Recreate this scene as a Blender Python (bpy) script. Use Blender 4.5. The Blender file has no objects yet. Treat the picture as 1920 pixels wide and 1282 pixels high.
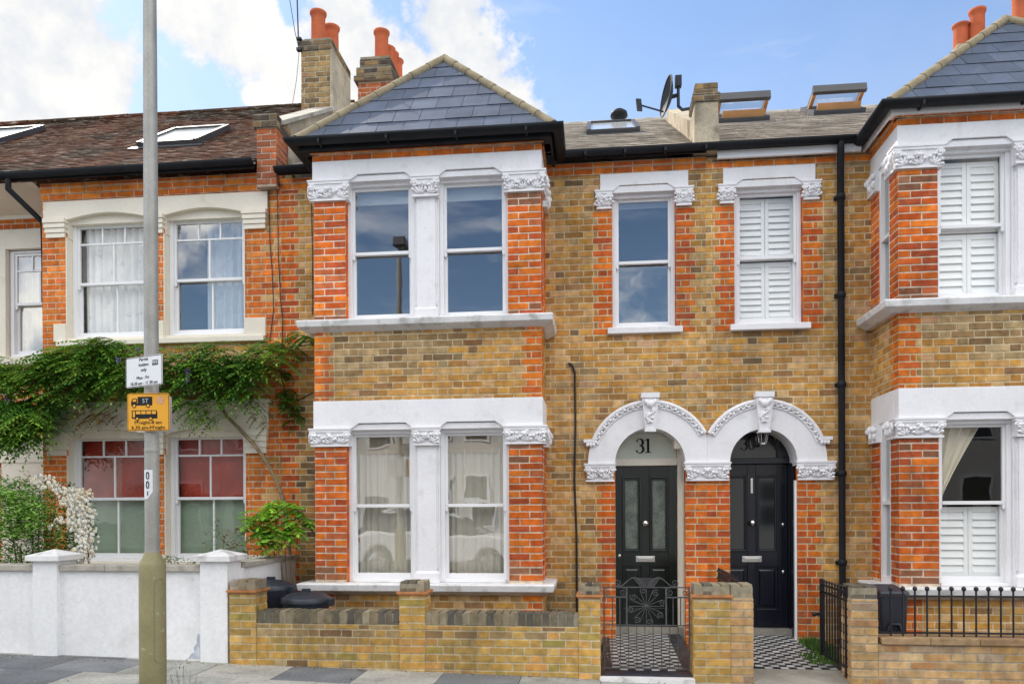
import bpy, bmesh, math, random
import numpy as np
from mathutils import Vector, Matrix
random.seed(7)
R = random.Random(11)
SC = bpy.context.scene
COL = SC.collection

# ------------------------------------------------------------------ camera
F, VX, PHI, YH = 1444.0, 1115.0, 0.00455, 953.7
TH = math.atan((VX - 960) / F)
fw = Vector((-math.sin(TH), math.cos(TH), 0)); r0 = Vector((math.cos(TH), math.sin(TH), 0)); u0 = Vector((0, 0, 1))
rr = r0 * math.cos(PHI) - u0 * math.sin(PHI); uu = u0 * math.cos(PHI) + r0 * math.sin(PHI)
EYE = Vector((0, 0, 1.55))
cam = bpy.data.cameras.new('camera'); camo = bpy.data.objects.new('camera', cam); COL.objects.link(camo)
M = Matrix((rr, uu, -fw)).transposed().to_4x4(); M.translation = EYE
camo.matrix_world = M
cam.sensor_width = 36; cam.lens = F / 1920 * 36; cam.shift_y = (YH - 641) / 1920
cam.clip_start = .05; cam.clip_end = 2000
SC.camera = camo

def ray(px, py): return fw + rr * ((px - 960) / F) + uu * ((YH - py) / F)
def at(px, py, Y):                       # world X, Z of a photo pixel on the plane at depth Y
    d = ray(px, py); p = EYE + d * (Y / d.y); return p.x, p.z

# ------------------------------------------------------------------ light
SC.view_settings.view_transform = 'Standard'; SC.view_settings.look = 'None'
SC.view_settings.gamma = 1; SC.view_settings.exposure = 0.56
SUN = Vector((-.50, .50, .707)).normalized()
sun = bpy.data.lights.new('sun', 'SUN'); sun.energy = 3.4; sun.angle = math.radians(.53); sun.color = (1, .93, .82)
suno = bpy.data.objects.new('sun', sun); COL.objects.link(suno)
suno.rotation_euler = SUN.to_track_quat('Z', 'Y').to_euler(); suno.location = (-20, 25, 30)

world = bpy.data.worlds.new('World'); SC.world = world; world.use_nodes = True
nt = world.node_tree; nt.nodes.clear()
def N(t, **k):
    n = nt.nodes.new(t)
    for a, b in k.items(): setattr(n, a, b)
    return n
def L(a, b): nt.links.new(a, b)
def mth(op, a, b=None, clamp=False):
    n = N('ShaderNodeMath', operation=op, use_clamp=clamp)
    for i, x in enumerate((a, b)):
        if x is None: continue
        if isinstance(x, (int, float)): n.inputs[i].default_value = x
        else: L(x, n.inputs[i])
    return n.outputs[0]
sky = N('ShaderNodeTexSky', sky_type='NISHITA'); sky.sun_disc = False
sky.sun_elevation = math.asin(SUN.z); sky.sun_rotation = math.atan2(SUN.x, SUN.y)
sky.air_density = 1.0; sky.dust_density = .3; sky.ozone_density = 3.0
tc = N('ShaderNodeTexCoord'); dirv = tc.outputs['Generated']
def noise(scale, detail=6, rough=.55, vec=None):
    n = N('ShaderNodeTexNoise'); n.inputs['Scale'].default_value = scale; n.inputs['Detail'].default_value = detail
    n.inputs['Roughness'].default_value = rough; L(vec or dirv, n.inputs['Vector']); return n
def smooth(v, a, b, lo=0, hi=1):
    n = N('ShaderNodeMapRange', interpolation_type='SMOOTHSTEP'); L(v, n.inputs['Value'])
    for k, x in zip(('From Min', 'From Max', 'To Min', 'To Max'), (a, b, lo, hi)): n.inputs[k].default_value = x
    return n.outputs['Result']
n1 = noise(7.0, 9, .6); n2 = noise(2.1, 7, .58); n3 = noise(22, 5, .6)
# cumulus seen over the roofs, each a centre direction with its angular reach
blobs = [(70, 80, .215, 1), (170, 130, .13, 1), (20, 170, .15, 1), (400, 15, .12, 1), (345, 5, .09, 1), (455, 80, .10, .95), (520, 115, .08, .9), (560, 150, .075, .9), (482, 172, .035, .9),
         (640, 40, .10, .95), (690, 90, .10, .95), (640, 150, .10, .95), (745, 130, .10, 1), (845, 35, .11, 1.05), (885, 130, .11, 1.05), (935, 195, .09, 1.05), (800, 170, .11, 1),
         (985, 225, .06, 1)]
acc = None
for bx, by, br, bw in blobs:
    d = ray(bx, by).normalized()
    n = N('ShaderNodeVectorMath', operation='DISTANCE'); L(dirv, n.inputs[0]); n.inputs[1].default_value = d
    v = mth('MULTIPLY', mth('SUBTRACT', 1.0, mth('DIVIDE', n.outputs['Value'], br)), bw)
    acc = v if acc is None else mth('MAXIMUM', acc, v)
lump = mth('ADD', mth('MULTIPLY', mth('SUBTRACT', n1.outputs['Fac'], .5), 1.5), mth('MULTIPLY', mth('SUBTRACT', n3.outputs['Fac'], .5), .7))
front = smooth(mth('ADD', mth('MAXIMUM', acc, -1.0), lump), .43, .64)
sep = N('ShaderNodeSeparateXYZ'); L(dirv, sep.inputs[0])
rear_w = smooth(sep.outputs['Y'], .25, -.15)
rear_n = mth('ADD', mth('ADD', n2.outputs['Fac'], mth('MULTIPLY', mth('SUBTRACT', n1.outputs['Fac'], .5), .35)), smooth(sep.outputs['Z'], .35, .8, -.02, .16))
rear = mth('MULTIPLY', smooth(rear_n, .465, .58), rear_w)  # extra cloud cover behind the camera, added to light the shaded facade
streak = N('ShaderNodeMapping'); streak.inputs['Rotation'].default_value = (0, .5, .2); streak.inputs['Scale'].default_value = (1.5, 2, 9)
L(dirv, streak.inputs['Vector'])
ns = noise(3.0, 5, .55, streak.outputs['Vector'])
cirrus = smooth(ns.outputs['Fac'], .5, .8, 0, .34)
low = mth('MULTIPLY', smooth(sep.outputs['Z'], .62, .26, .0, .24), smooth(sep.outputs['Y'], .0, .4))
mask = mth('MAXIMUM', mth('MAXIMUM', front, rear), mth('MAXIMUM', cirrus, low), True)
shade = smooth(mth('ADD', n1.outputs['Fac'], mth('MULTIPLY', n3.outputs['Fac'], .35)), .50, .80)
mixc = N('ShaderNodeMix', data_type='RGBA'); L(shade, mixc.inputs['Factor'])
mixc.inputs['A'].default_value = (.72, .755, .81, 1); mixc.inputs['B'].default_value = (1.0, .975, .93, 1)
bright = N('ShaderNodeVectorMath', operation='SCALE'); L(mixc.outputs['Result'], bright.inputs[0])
L(smooth(sep.outputs['Y'], .2, -.3, 5.3, 14.0), bright.inputs['Scale'])  # clouds behind the camera made brighter than those ahead to light the facade
tint = N('ShaderNodeMix', data_type='RGBA', blend_type='MULTIPLY'); tint.inputs['Factor'].default_value = 1
L(sky.outputs['Color'], tint.inputs['A']); tint.inputs['B'].default_value = (1.0, 1.0, 1.0, 1)
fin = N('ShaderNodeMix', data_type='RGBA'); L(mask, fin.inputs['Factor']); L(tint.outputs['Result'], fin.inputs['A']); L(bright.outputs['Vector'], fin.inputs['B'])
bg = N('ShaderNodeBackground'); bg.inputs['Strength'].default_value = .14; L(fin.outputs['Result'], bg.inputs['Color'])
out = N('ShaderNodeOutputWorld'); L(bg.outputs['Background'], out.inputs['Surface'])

# ------------------------------------------------------------------ materials
def material(name, color=(.5, .5, .5), rough=.8, attr=False, var=.12, vscale=3.0, bump=.0, bscale=60.0, metal=0.0, spec=.4, stain=None, trans=0.0, fine=.0):
    m = bpy.data.materials.new(name); m.use_nodes = True
    t = m.node_tree; b = t.nodes['Principled BSDF']
    b.inputs['Roughness'].default_value = rough; b.inputs['Metallic'].default_value = metal
    b.inputs['Specular IOR Level'].default_value = spec
    tcn = t.nodes.new('ShaderNodeTexCoord')
    if attr:
        a = t.nodes.new('ShaderNodeAttribute'); a.attribute_name = 'Col'; src = a.outputs['Color']
    else:
        a = t.nodes.new('ShaderNodeRGB'); a.outputs[0].default_value = (*color, 1); src = a.outputs[0]
    def nz(s, d=5):
        n = t.nodes.new('ShaderNodeTexNoise'); n.inputs['Scale'].default_value = s; n.inputs['Detail'].default_value = d
        t.links.new(tcn.outputs['Object'], n.inputs['Vector']); return n.outputs['Fac']
    def scale_by(src, fac, lo, hi, a=.3, z=.7):
        mr = t.nodes.new('ShaderNodeMapRange'); t.links.new(fac, mr.inputs['Value'])
        for k, x in zip(('From Min', 'From Max', 'To Min', 'To Max'), (a, z, lo, hi)): mr.inputs[k].default_value = x
        vm = t.nodes.new('ShaderNodeVectorMath'); vm.operation = 'SCALE'
        t.links.new(src, vm.inputs[0]); t.links.new(mr.outputs[0], vm.inputs['Scale']); return vm.outputs[0]
    if var: src = scale_by(src, nz(vscale), 1 - var, 1 + var)
    if fine: src = scale_by(src, nz(vscale * 16, 4), 1 - fine, 1 + fine)
    for st_ in ([] if not stain else stain if isinstance(stain, list) else [stain]):    # (colour, scale, from, to, amount, upright stretch)
        sc_, s_, a_, z_, am = st_[:5]
        if len(st_) > 5:
            mp = t.nodes.new('ShaderNodeMapping'); mp.inputs['Scale'].default_value = st_[5] if isinstance(st_[5], tuple) else (1, 1, st_[5]); t.links.new(tcn.outputs['Object'], mp.inputs['Vector'])
            ns_ = t.nodes.new('ShaderNodeTexNoise'); ns_.inputs['Scale'].default_value = s_; ns_.inputs['Detail'].default_value = 6; t.links.new(mp.outputs[0], ns_.inputs['Vector']); fac_ = ns_.outputs['Fac']
        else: fac_ = nz(s_, 7)
        mr = t.nodes.new('ShaderNodeMapRange'); t.links.new(fac_, mr.inputs['Value'])
        for k, x in zip(('From Min', 'From Max', 'To Min', 'To Max'), (a_, z_, 0, am)): mr.inputs[k].default_value = x
        mx = t.nodes.new('ShaderNodeMix'); mx.data_type = 'RGBA'
        t.links.new(mr.outputs[0], mx.inputs['Factor']); t.links.new(src, mx.inputs['A']); mx.inputs['B'].default_value = (*sc_, 1); src = mx.outputs['Result']
    t.links.new(src, b.inputs['Base Color'])
    if bump:
        bp = t.nodes.new('ShaderNodeBump'); bp.inputs['Strength'].default_value = bump; bp.inputs['Distance'].default_value = .01
        t.links.new(nz(bscale), bp.inputs['Height']); t.links.new(bp.outputs['Normal'], b.inputs['Normal'])
    if trans:
        tr = t.nodes.new('ShaderNodeBsdfTranslucent'); t.links.new(src, tr.inputs['Color'])
        ms = t.nodes.new('ShaderNodeMixShader'); ms.inputs[0].default_value = trans
        o = t.nodes['Material Output']; t.links.new(b.outputs[0], ms.inputs[1]); t.links.new(tr.outputs[0], ms.inputs[2]); t.links.new(ms.outputs[0], o.inputs['Surface'])
    return m
def glass_mat(name, ior,  # ior: share of light reflected head on
              tint=(1, 1, 1), rough=.0, bump=0.0, bscale=1.3, veil=0.0):
    m = bpy.data.materials.new(name); m.use_nodes = True; t = m.node_tree
    t.nodes.remove(t.nodes['Principled BSDF'])
    tr = t.nodes.new('ShaderNodeBsdfTransparent'); tr.inputs[0].default_value = (*tint, 1)
    gl = t.nodes.new('ShaderNodeBsdfGlossy'); gl.inputs['Roughness'].default_value = rough
    lw_ = t.nodes.new('ShaderNodeLayerWeight'); lw_.inputs['Blend'].default_value = .5
    pw = t.nodes.new('ShaderNodeMath'); pw.operation = 'POWER'; t.links.new(lw_.outputs['Facing'], pw.inputs[0]); pw.inputs[1].default_value = 5
    fr = t.nodes.new('ShaderNodeMapRange'); t.links.new(pw.outputs[0], fr.inputs['Value']); fr.inputs['To Min'].default_value = ior; fr.inputs['To Max'].default_value = 1
    mx = t.nodes.new('ShaderNodeMixShader')
    t.links.new(fr.outputs[0], mx.inputs[0]); t.links.new(tr.outputs[0], mx.inputs[1]); t.links.new(gl.outputs[0], mx.inputs[2])
    if bump:
        tcn = t.nodes.new('ShaderNodeTexCoord'); n = t.nodes.new('ShaderNodeTexNoise'); n.inputs['Scale'].default_value = bscale
        t.links.new(tcn.outputs['Object'], n.inputs['Vector'])
        bp = t.nodes.new('ShaderNodeBump'); bp.inputs['Strength'].default_value = bump; bp.inputs['Distance'].default_value = .02
        t.links.new(n.outputs['Fac'], bp.inputs['Height']); t.links.new(bp.outputs[0], gl.inputs['Normal'])
    t.links.new(mx.outputs[0], t.nodes['Material Output'].inputs['Surface'])
    return m
MT = dict(
    brick=material('brick', attr=True, rough=.92, var=.32, vscale=.75, bump=.4, bscale=90, spec=.12, fine=.22, stain=[((.52, .40, .23), 21, .58, .76, .28), ((.10, .08, .055), 2.6, .56, .74, .42, .35), ((.075, .065, .05), 34, .60, .74, .45)]),
    white=material('white_paint', (.80, .79, .81), .6, var=.05, vscale=2.2, bump=.12, bscale=24, spec=.25, stain=[((.50, .48, .44), 5.5, .58, .78, .45), ((.45, .44, .42), 9, .58, .80, .22, .16), ((.30, .27, .22), 46, .68, .76, .5)], fine=.03),
    gloss=material('white_gloss_paint', (.82, .82, .83), .35, var=.03, vscale=3, spec=.45),
    cream=material('cream_paint', (.78, .72, .61), .65, var=.06, vscale=2.0, bump=.05, bscale=30, spec=.3, stain=((.50, .42, .30), 4.0, .60, .80, .45), fine=.03),
    render=material('white_render', (.80, .80, .81), .9, var=.05, vscale=1.3, bump=.35, bscale=90, spec=.15, stain=[((.50, .47, .42), 2.3, .58, .80, .45), ((.50, .48, .45), 5, .58, .80, .16, .3), ((.28, .26, .22), 30, .70, .76, .5)], fine=.05),
    cement=material('cement_render', (.42, .36, .27), .95, var=.22, vscale=2.6, bump=.4, bscale=40, spec=.1, stain=((.13, .12, .09), 4.5, .52, .72, .7), fine=.12),
    coping=material('stone_coping', (.40, .37, .32), .9, var=.2, vscale=4, bump=.3, bscale=40, spec=.15, stain=((.16, .15, .11), 6, .55, .75, .6), fine=.1),
    sillstone=material('painted_sill', (.74, .73, .73), .7, var=.08, vscale=6, bump=.2, bscale=40, spec=.25, stain=((.34, .33, .30), 7, .52, .70, .7), fine=.06),
    slate=material('slate', attr=True, rough=.5, var=.20, vscale=4, bump=.2, bscale=25, spec=.45, fine=.12, stain=[((.26, .26, .24), 30, .66, .74, .4), ((.035, .04, .05), 3, .56, .75, .45, .4)]),
    roofslate=material('sun_glint_slate', attr=True, rough=.8, var=.15, vscale=3, bump=.2, bscale=30, spec=.2, fine=.1, stain=((.30, .28, .25), 8, .6, .76, .5)),  # slate colours raised so the paleness stands in for the sun's glint
    oldslate=material('weathered_tile', attr=True, rough=.95, var=.35, vscale=1.2, bump=.4, bscale=50, spec=.05, stain=[((.030, .028, .018), 1.0, .47, .62, .75), ((.42, .38, .33), 12, .585, .65, .8, (.45, 1, 4)), ((.30, .27, .2), 45, .68, .74, .6)], fine=.3),  # pale level flecks paint in tile-edge highlights; the dark patches are moss
    black=material('black_gutter_plastic', (.012, .014, .018), .6, var=.25, vscale=5, spec=.25),
    iron=material('black_painted_iron', (.012, .011, .016), .42, var=.3, vscale=10, spec=.5),
    lead=material('grey_lead', (.16, .18, .21), .55, var=.2, vscale=6, spec=.5),
    pot=material('terracotta', (.46, .115, .05), .85, var=.18, vscale=5, bump=.15, bscale=40, spec=.2, stain=((.16, .06, .04), 5, .6, .8, .7), fine=.06),
    doorgreen=material('black_green_door_paint', (.008, .014, .012), .18, var=.2, vscale=5, spec=.6),
    doornavy=material('navy_door_paint', (.006, .008, .017), .22, var=.2, vscale=5, spec=.6),
    glass=glass_mat('window_glass', .32, (.90, .92, .92), bump=.05, bscale=2.2),
    dimglass=glass_mat('plain_window_glass', .06, (.98, .985, .98), bump=.05, bscale=2.2),
    bayglass=glass_mat('old_window_glass', .28, (.96, .97, .96), bump=.12, bscale=1.6),
    frost=material('frosted_glass', (.13, .155, .13), .25, var=.5, vscale=7, bump=.9, bscale=110, spec=.7, fine=.4),
    numberglass=material('etched_fanlight_glass', (.74, .78, .68), .35, var=.06, vscale=3, spec=.6),
    darkglass=material('dark_pane', (.010, .013, .016), .06, var=.2, vscale=3, spec=.8),
    chrome=material('polished_chrome', (.75, .74, .72), .22, var=.05, metal=1, spec=.5),
    ink=material('black_lettering', (.012, .012, .014), .6, var=0, spec=.3),
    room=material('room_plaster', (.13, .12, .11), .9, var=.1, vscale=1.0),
    sheer=material('sheer_curtain', (.72, .68, .58), .9, var=.05, vscale=3, trans=.10),
    lace=material('pale_curtain', (.88, .88, .88), .9, var=.08, vscale=5, trans=.10, stain=((.50, .53, .60), 9, .58, .7, .4)),
    drape=material('cream_drape', (.84, .77, .62), .9, var=.06, vscale=4, trans=.1),
    blind=material('beige_blind', (.58, .47, .31), .85, var=.05, vscale=5, trans=.2),
    whiteblind=material('white_roller_blind', (.85, .86, .83), .8, var=.03, trans=.1),
    redblind=material('red_blind', (.36, .036, .018), .38, var=.2, vscale=4, bump=.8, bscale=7),
    greenfilm=material('green_grey_film', (.26, .34, .25), .5, var=.15, vscale=1.6),
    shutter=material('white_shutter_paint', (.86, .87, .86), .5, var=.03, spec=.4),
    leaf=material('leaf', attr=True, rough=.5, var=.2, vscale=6, spec=.35, trans=.3),
    petal=material('petal', attr=True, rough=.7, var=.05, vscale=20, trans=.1),
    bark=material('bark', (.27, .20, .12), .9, var=.3, vscale=12, bump=.5, bscale=60, spec=.15),
    pole=material('galvanised_pole', (.37, .36, .33), .5, var=.16, vscale=5, metal=.3, spec=.4, fine=.08, stain=[((.24, .23, .20), 12, .58, .74, .5, .15), ((.52, .51, .48), 24, .68, .72, .5)]),
    polebase=material('olive_painted_steel', (.26, .23, .115), .55, var=.16, vscale=4, spec=.4, bump=.1, bscale=30, fine=.06, stain=[((.45, .42, .33), 26, .66, .70, .55), ((.12, .105, .055), 9, .58, .72, .5, .2), ((.36, .33, .24), 3, .6, .7, .4)]),
    signwhite=material('sign_white', (.80, .81, .83), .4, var=.02, spec=.5),
    signorange=material('sign_orange', (.84, .40, .025), .4, var=.03, spec=.5),
    signback=material('sign_back', (.55, .56, .58), .5, var=.05, metal=.3),
    sticker=material('faded_pink_sticker', (.70, .36, .20), .6, var=.12, vscale=30),
    bin=material('black_bin_plastic', (.024, .029, .042), .45, var=.2, vscale=6, spec=.5, stain=((.10, .11, .12), 9, .58, .8, .35)),
    slab=material('paving', attr=True, rough=.9, var=.22, vscale=2.2, bump=.35, bscale=70, spec=.2, stain=[((.12, .12, .105), 5, .56, .76, .5), ((.08, .08, .075), 42, .66, .70, .6), ((.55, .53, .48), 55, .70, .74, .5)], fine=.16),
    tile=material('path_tile', attr=True, rough=.45, var=.25, vscale=6, spec=.4, stain=((.14, .13, .11), 5, .55, .75, .55)),
    soil=material('soil', (.10, .075, .05), 1.0, var=.35, vscale=8, bump=.8, bscale=40, spec=.1),
    concrete=material('concrete', (.30, .28, .24), .95, var=.2, vscale=4, bump=.3, bscale=60, spec=.15, fine=.12),
    asphalt=material('asphalt', (.07, .07, .072), .9, var=.15, vscale=3, bump=.4, bscale=200, spec=.2),
    timber=material('pine_timber', (.42, .21, .08), .5, var=.12, vscale=8, spec=.4),
    alu=material('grey_aluminium', (.075, .075, .08), .5, var=.1, metal=.3),
    dish=material('dark_dish', (.030, .036, .045), .6, var=.1, spec=.2),
    carpaint=material('white_car_paint', (.78, .78, .78), .15, var=0, spec=.6),
    tyre=material('tyre_rubber', (.015, .015, .016), .8, var=.1),
    redlamp=material('red_lamp_plastic', (.4, .02, .02), .2, var=0),
    stucco=material('pale_stucco', (.64, .62, .58), .9, var=.05),
    farroof=material('far_slate', (.10, .11, .13), .7, var=.15),
)

# ------------------------------------------------------------------ mesh helpers
class MB:
    def __init__(s): s.v = []; s.f = []; s.m = []; s.s = []; s.c = []
    def add(s, vs, fs, mat=0, smooth=False, col=None):
        b = len(s.v); s.v += [tuple(p) for p in vs]
        for f in fs:
            s.f.append(tuple(b + i for i in f)); s.m.append(mat); s.s.append(smooth); s.c.append(col or (.5, .5, .5))
    def quad(s, a, b, c, d, mat=0, col=None): s.add((a, b, c, d), ((0, 1, 2, 3),), mat, False, col)
    def box(s, x0, x1, y0, y1, z0, z1, mat=0, col=None):
        s.add([(x, y, z) for z in (z0, z1) for y in (y0, y1) for x in (x0, x1)],
              ((0, 1, 5, 4), (1, 3, 7, 5), (3, 2, 6, 7), (2, 0, 4, 6), (4, 5, 7, 6), (0, 2, 3, 1)), mat, False, col)
    def hexa(s, p, mat=0, col=None):      # eight points: bottom ring of four, top ring of four
        s.add(p, ((0, 1, 5, 4), (1, 2, 6, 5), (2, 3, 7, 6), (3, 0, 4, 7), (4, 5, 6, 7), (3, 2, 1, 0)), mat, False, col)
    def prism(s, poly, y0, y1, mat=0, col=None):     # outline in X,Z pushed from y0 (front) to y1
        n = len(poly)
        ar = sum(poly[i][0] * poly[(i + 1) % n][1] - poly[(i + 1) % n][0] * poly[i][1] for i in range(n))
        if ar < 0: poly = poly[::-1]
        vs = [(x, y0, z) for x, z in poly] + [(x, y1, z) for x, z in poly]
        fs = [tuple(range(n)), tuple(range(2 * n - 1, n - 1, -1))] + [(i, i + n, (i + 1) % n + n, (i + 1) % n) for i in range(n)]
        s.add(vs, fs, mat, False, col)
    def tube(s, path, r, n=8, mat=0, col=None, smooth=True, caps=True, start=0.0):
        P = [Vector(p) for p in path]; K = len(P)
        rad = r if isinstance(r, (list, tuple)) else [r] * K
        vs = []; nrm = None
        for i, p in enumerate(P):
            t = ((P[i + 1] - p).normalized() if i < K - 1 else Vector((0, 0, 0))) + ((p - P[i - 1]).normalized() if i else Vector((0, 0, 0)))
            t.normalize()
            if nrm is None:
                nrm = t.orthogonal() if abs(t.z) > .9 else Vector((0, 0, 1))
            nrm = (nrm - t * nrm.dot(t)); nrm.normalize(); bn = t.cross(nrm)
            k = 1.0
            if 0 < i < K - 1:
                cs = (P[i + 1] - p).normalized().dot(t); k = 1 / max(cs, .5)
            for j in range(n):
                a = start + 2 * math.pi * j / n
                vs.append(p + (nrm * math.cos(a) + bn * math.sin(a)) * rad[i] * (k if k < 1.42 else 1.42))
        fs = [(i * n + j, i * n + (j + 1) % n, (i + 1) * n + (j + 1) % n, (i + 1) * n + j) for i in range(K - 1) for j in range(n)]
        s.add(vs, fs, mat, smooth, col)
        if caps: s.add(vs[:n], (tuple(range(n - 1, -1, -1)),), mat, False, col); s.add(vs[-n:], (tuple(range(n)),), mat, False, col)
    def trough(s, path, r, n=10, mat=0):     # open half-round gutter, level path
        P = [Vector(p) for p in path]; K = len(P); vs = []
        for i, p in enumerate(P):
            t = ((P[i + 1] - p).normalized() if i < K - 1 else Vector((0, 0, 0))) + ((p - P[i - 1]).normalized() if i else Vector((0, 0, 0))); t.normalize()
            sd = Vector((t.y, -t.x, 0)).normalized(); k = 1.0
            if 0 < i < K - 1: k = 1 / max((P[i + 1] - p).normalized().dot(t), .5)
            for rr2 in (r, r - .006):
                for j in range(n + 1):
                    a = math.pi * j / n; vs.append(p + sd * (rr2 * math.cos(a) * k) + Vector((0, 0, -rr2 * math.sin(a))))
        w = 2 * (n + 1); fs = []
        for i in range(K - 1):
            for o_ in (0, n + 1): fs += [(i * w + o_ + j, i * w + o_ + j + 1, (i + 1) * w + o_ + j + 1, (i + 1) * w + o_ + j) for j in range(n)]
            for j in (0, n): fs.append((i * w + j, (i + 1) * w + j, (i + 1) * w + n + 1 + j, i * w + n + 1 + j))
        for i in (0, K - 1): fs += [(i * w + j, i * w + j + 1, i * w + n + 2 + j, i * w + n + 1 + j) for j in range(n)]
        s.add(vs, fs, mat, True)
    def lathe(s, c, prof, n=20, mat=0, col=None, smooth=True, axis='z'):
        vs = []
        for r, h in prof:
            for j in range(n):
                a = 2 * math.pi * j / n; x, y = r * math.cos(a), r * math.sin(a)
                vs.append((c[0] + x, c[1] + y, c[2] + h) if axis == 'z' else ((c[0] + x, c[1] + h, c[2] + y) if axis == 'y' else (c[0] + h, c[1] + x, c[2] + y)))
        K = len(prof)
        s.add(vs, [(i * n + j, i * n + (j + 1) % n, (i + 1) * n + (j + 1) % n, (i + 1) * n + j) for i in range(K - 1) for j in range(n)], mat, smooth, col)
    def ell(s, c, r, n=8, k=5, mat=0, col=None, rot=0.0):   # ellipsoid, turned by rot in the X,Z plane
        vs = []; cr, sr = math.cos(rot), math.sin(rot)
        for i in range(k + 1):
            ph = math.pi * i / k
            for j in range(n):
                a = 2 * math.pi * j / n
                x, y, z = r[0] * math.sin(ph) * math.cos(a), r[1] * math.sin(ph) * math.sin(a), r[2] * math.cos(ph)
                vs.append((c[0] + x * cr - z * sr, c[1] + y, c[2] + x * sr + z * cr))
        s.add(vs, [(i * n + j, i * n + (j + 1) % n, (i + 1) * n + (j + 1) % n, (i + 1) * n + j) for i in range(k) for j in range(n)], mat, True, col)
    def build(s, name, mats, parent=None, bevel=0.0):
        if not isinstance(mats, (list, tuple)): mats = [mats]
        o_ = Vector((0, 0, 0))
        if parent is not None: o_ = parent['_base'] if '_base' in parent else Vector((0, 0, 0))
        o_ = Vector(o_)
        me = bpy.data.meshes.new(name)
        V = np.array(s.v, dtype=np.float64) - np.array(o_)
        me.from_pydata(V.tolist(), [], s.f)
        for m in mats: me.materials.append(m)
        me.polygons.foreach_set('material_index', s.m); me.polygons.foreach_set('use_smooth', s.s)
        ca = me.color_attributes.new('Col', 'FLOAT_COLOR', 'CORNER')
        tot = np.array([len(f) for f in s.f]); cc = np.array([(*c[:3], 1.0) for c in s.c], dtype=np.float32)
        ca.data.foreach_set('color', np.repeat(cc, tot, axis=0).ravel())
        me.update()
        ob = bpy.data.objects.new(name, me); COL.objects.link(ob)
        ob['_base'] = tuple(o_)
        if parent is not None: ob.parent = parent
        if bevel:
            b = ob.modifiers.new('bevel', 'BEVEL'); b.width = bevel; b.segments = 2; b.limit_method = 'ANGLE'; b.angle_limit = math.radians(40)
        return ob
def tag(o, label=None, cat=None, group=None, kind=None):
    if label: o['label'] = label
    if cat: o['category'] = cat
    if group: o['group'] = group
    if kind: o['kind'] = kind
    return o
def thing(name, loc, label, cat, group=None):
    o = bpy.data.objects.new(name, None); COL.objects.link(o); o.location = loc; o.empty_display_size = .2
    o['_base'] = tuple(loc); return tag(o, label, cat, group)
def single(name, mb, mat, label, cat, group=None, base=None, kind=None, bevel=0):
    """a thing that is one mesh, its origin at its base"""
    if base is None:
        a = np.array(mb.v); base = ((a[:, 0].min() + a[:, 0].max()) / 2, (a[:, 1].min() + a[:, 1].max()) / 2, a[:, 2].min())
    mb.v = [(x - base[0], y - base[1], z - base[2]) for x, y, z in mb.v]
    o = mb.build(name, mat, None, bevel); o.location = base; o['_base'] = tuple(base)
    return tag(o, label, cat, group, kind)
def copy_tree(o, off, parent=None):
    c = o.copy(); COL.objects.link(c); c.parent = parent
    if parent is None: c.location = Vector(o.location) + Vector(off)
    for ch in list(o.children): copy_tree(ch, off, c)
    return c
def lettering(text, size, name, mat, parent, world_mat, bold=0.0, align='CENTER', sx=1.0):
    cu = bpy.data.curves.new(name, 'FONT'); cu.body = text; cu.size = size; cu.align_x = align; cu.align_y = 'CENTER'; cu.extrude = .0006; cu.offset = bold; cu.resolution_u = 3
    t = bpy.data.objects.new(name, cu); COL.objects.link(t)
    dg = bpy.context.evaluated_depsgraph_get(); me = bpy.data.meshes.new_from_object(t.evaluated_get(dg))
    bpy.data.objects.remove(t)
    me.transform(world_mat @ Matrix.Diagonal((sx, 1, 1, 1)))
    me.transform(Matrix.Translation(-Vector(parent['_base'])))
    me.materials.clear(); me.materials.append(mat)
    ob = bpy.data.objects.new(name, me); COL.objects.link(ob); ob.parent = parent; ob['_base'] = parent['_base']
    return ob

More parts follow.
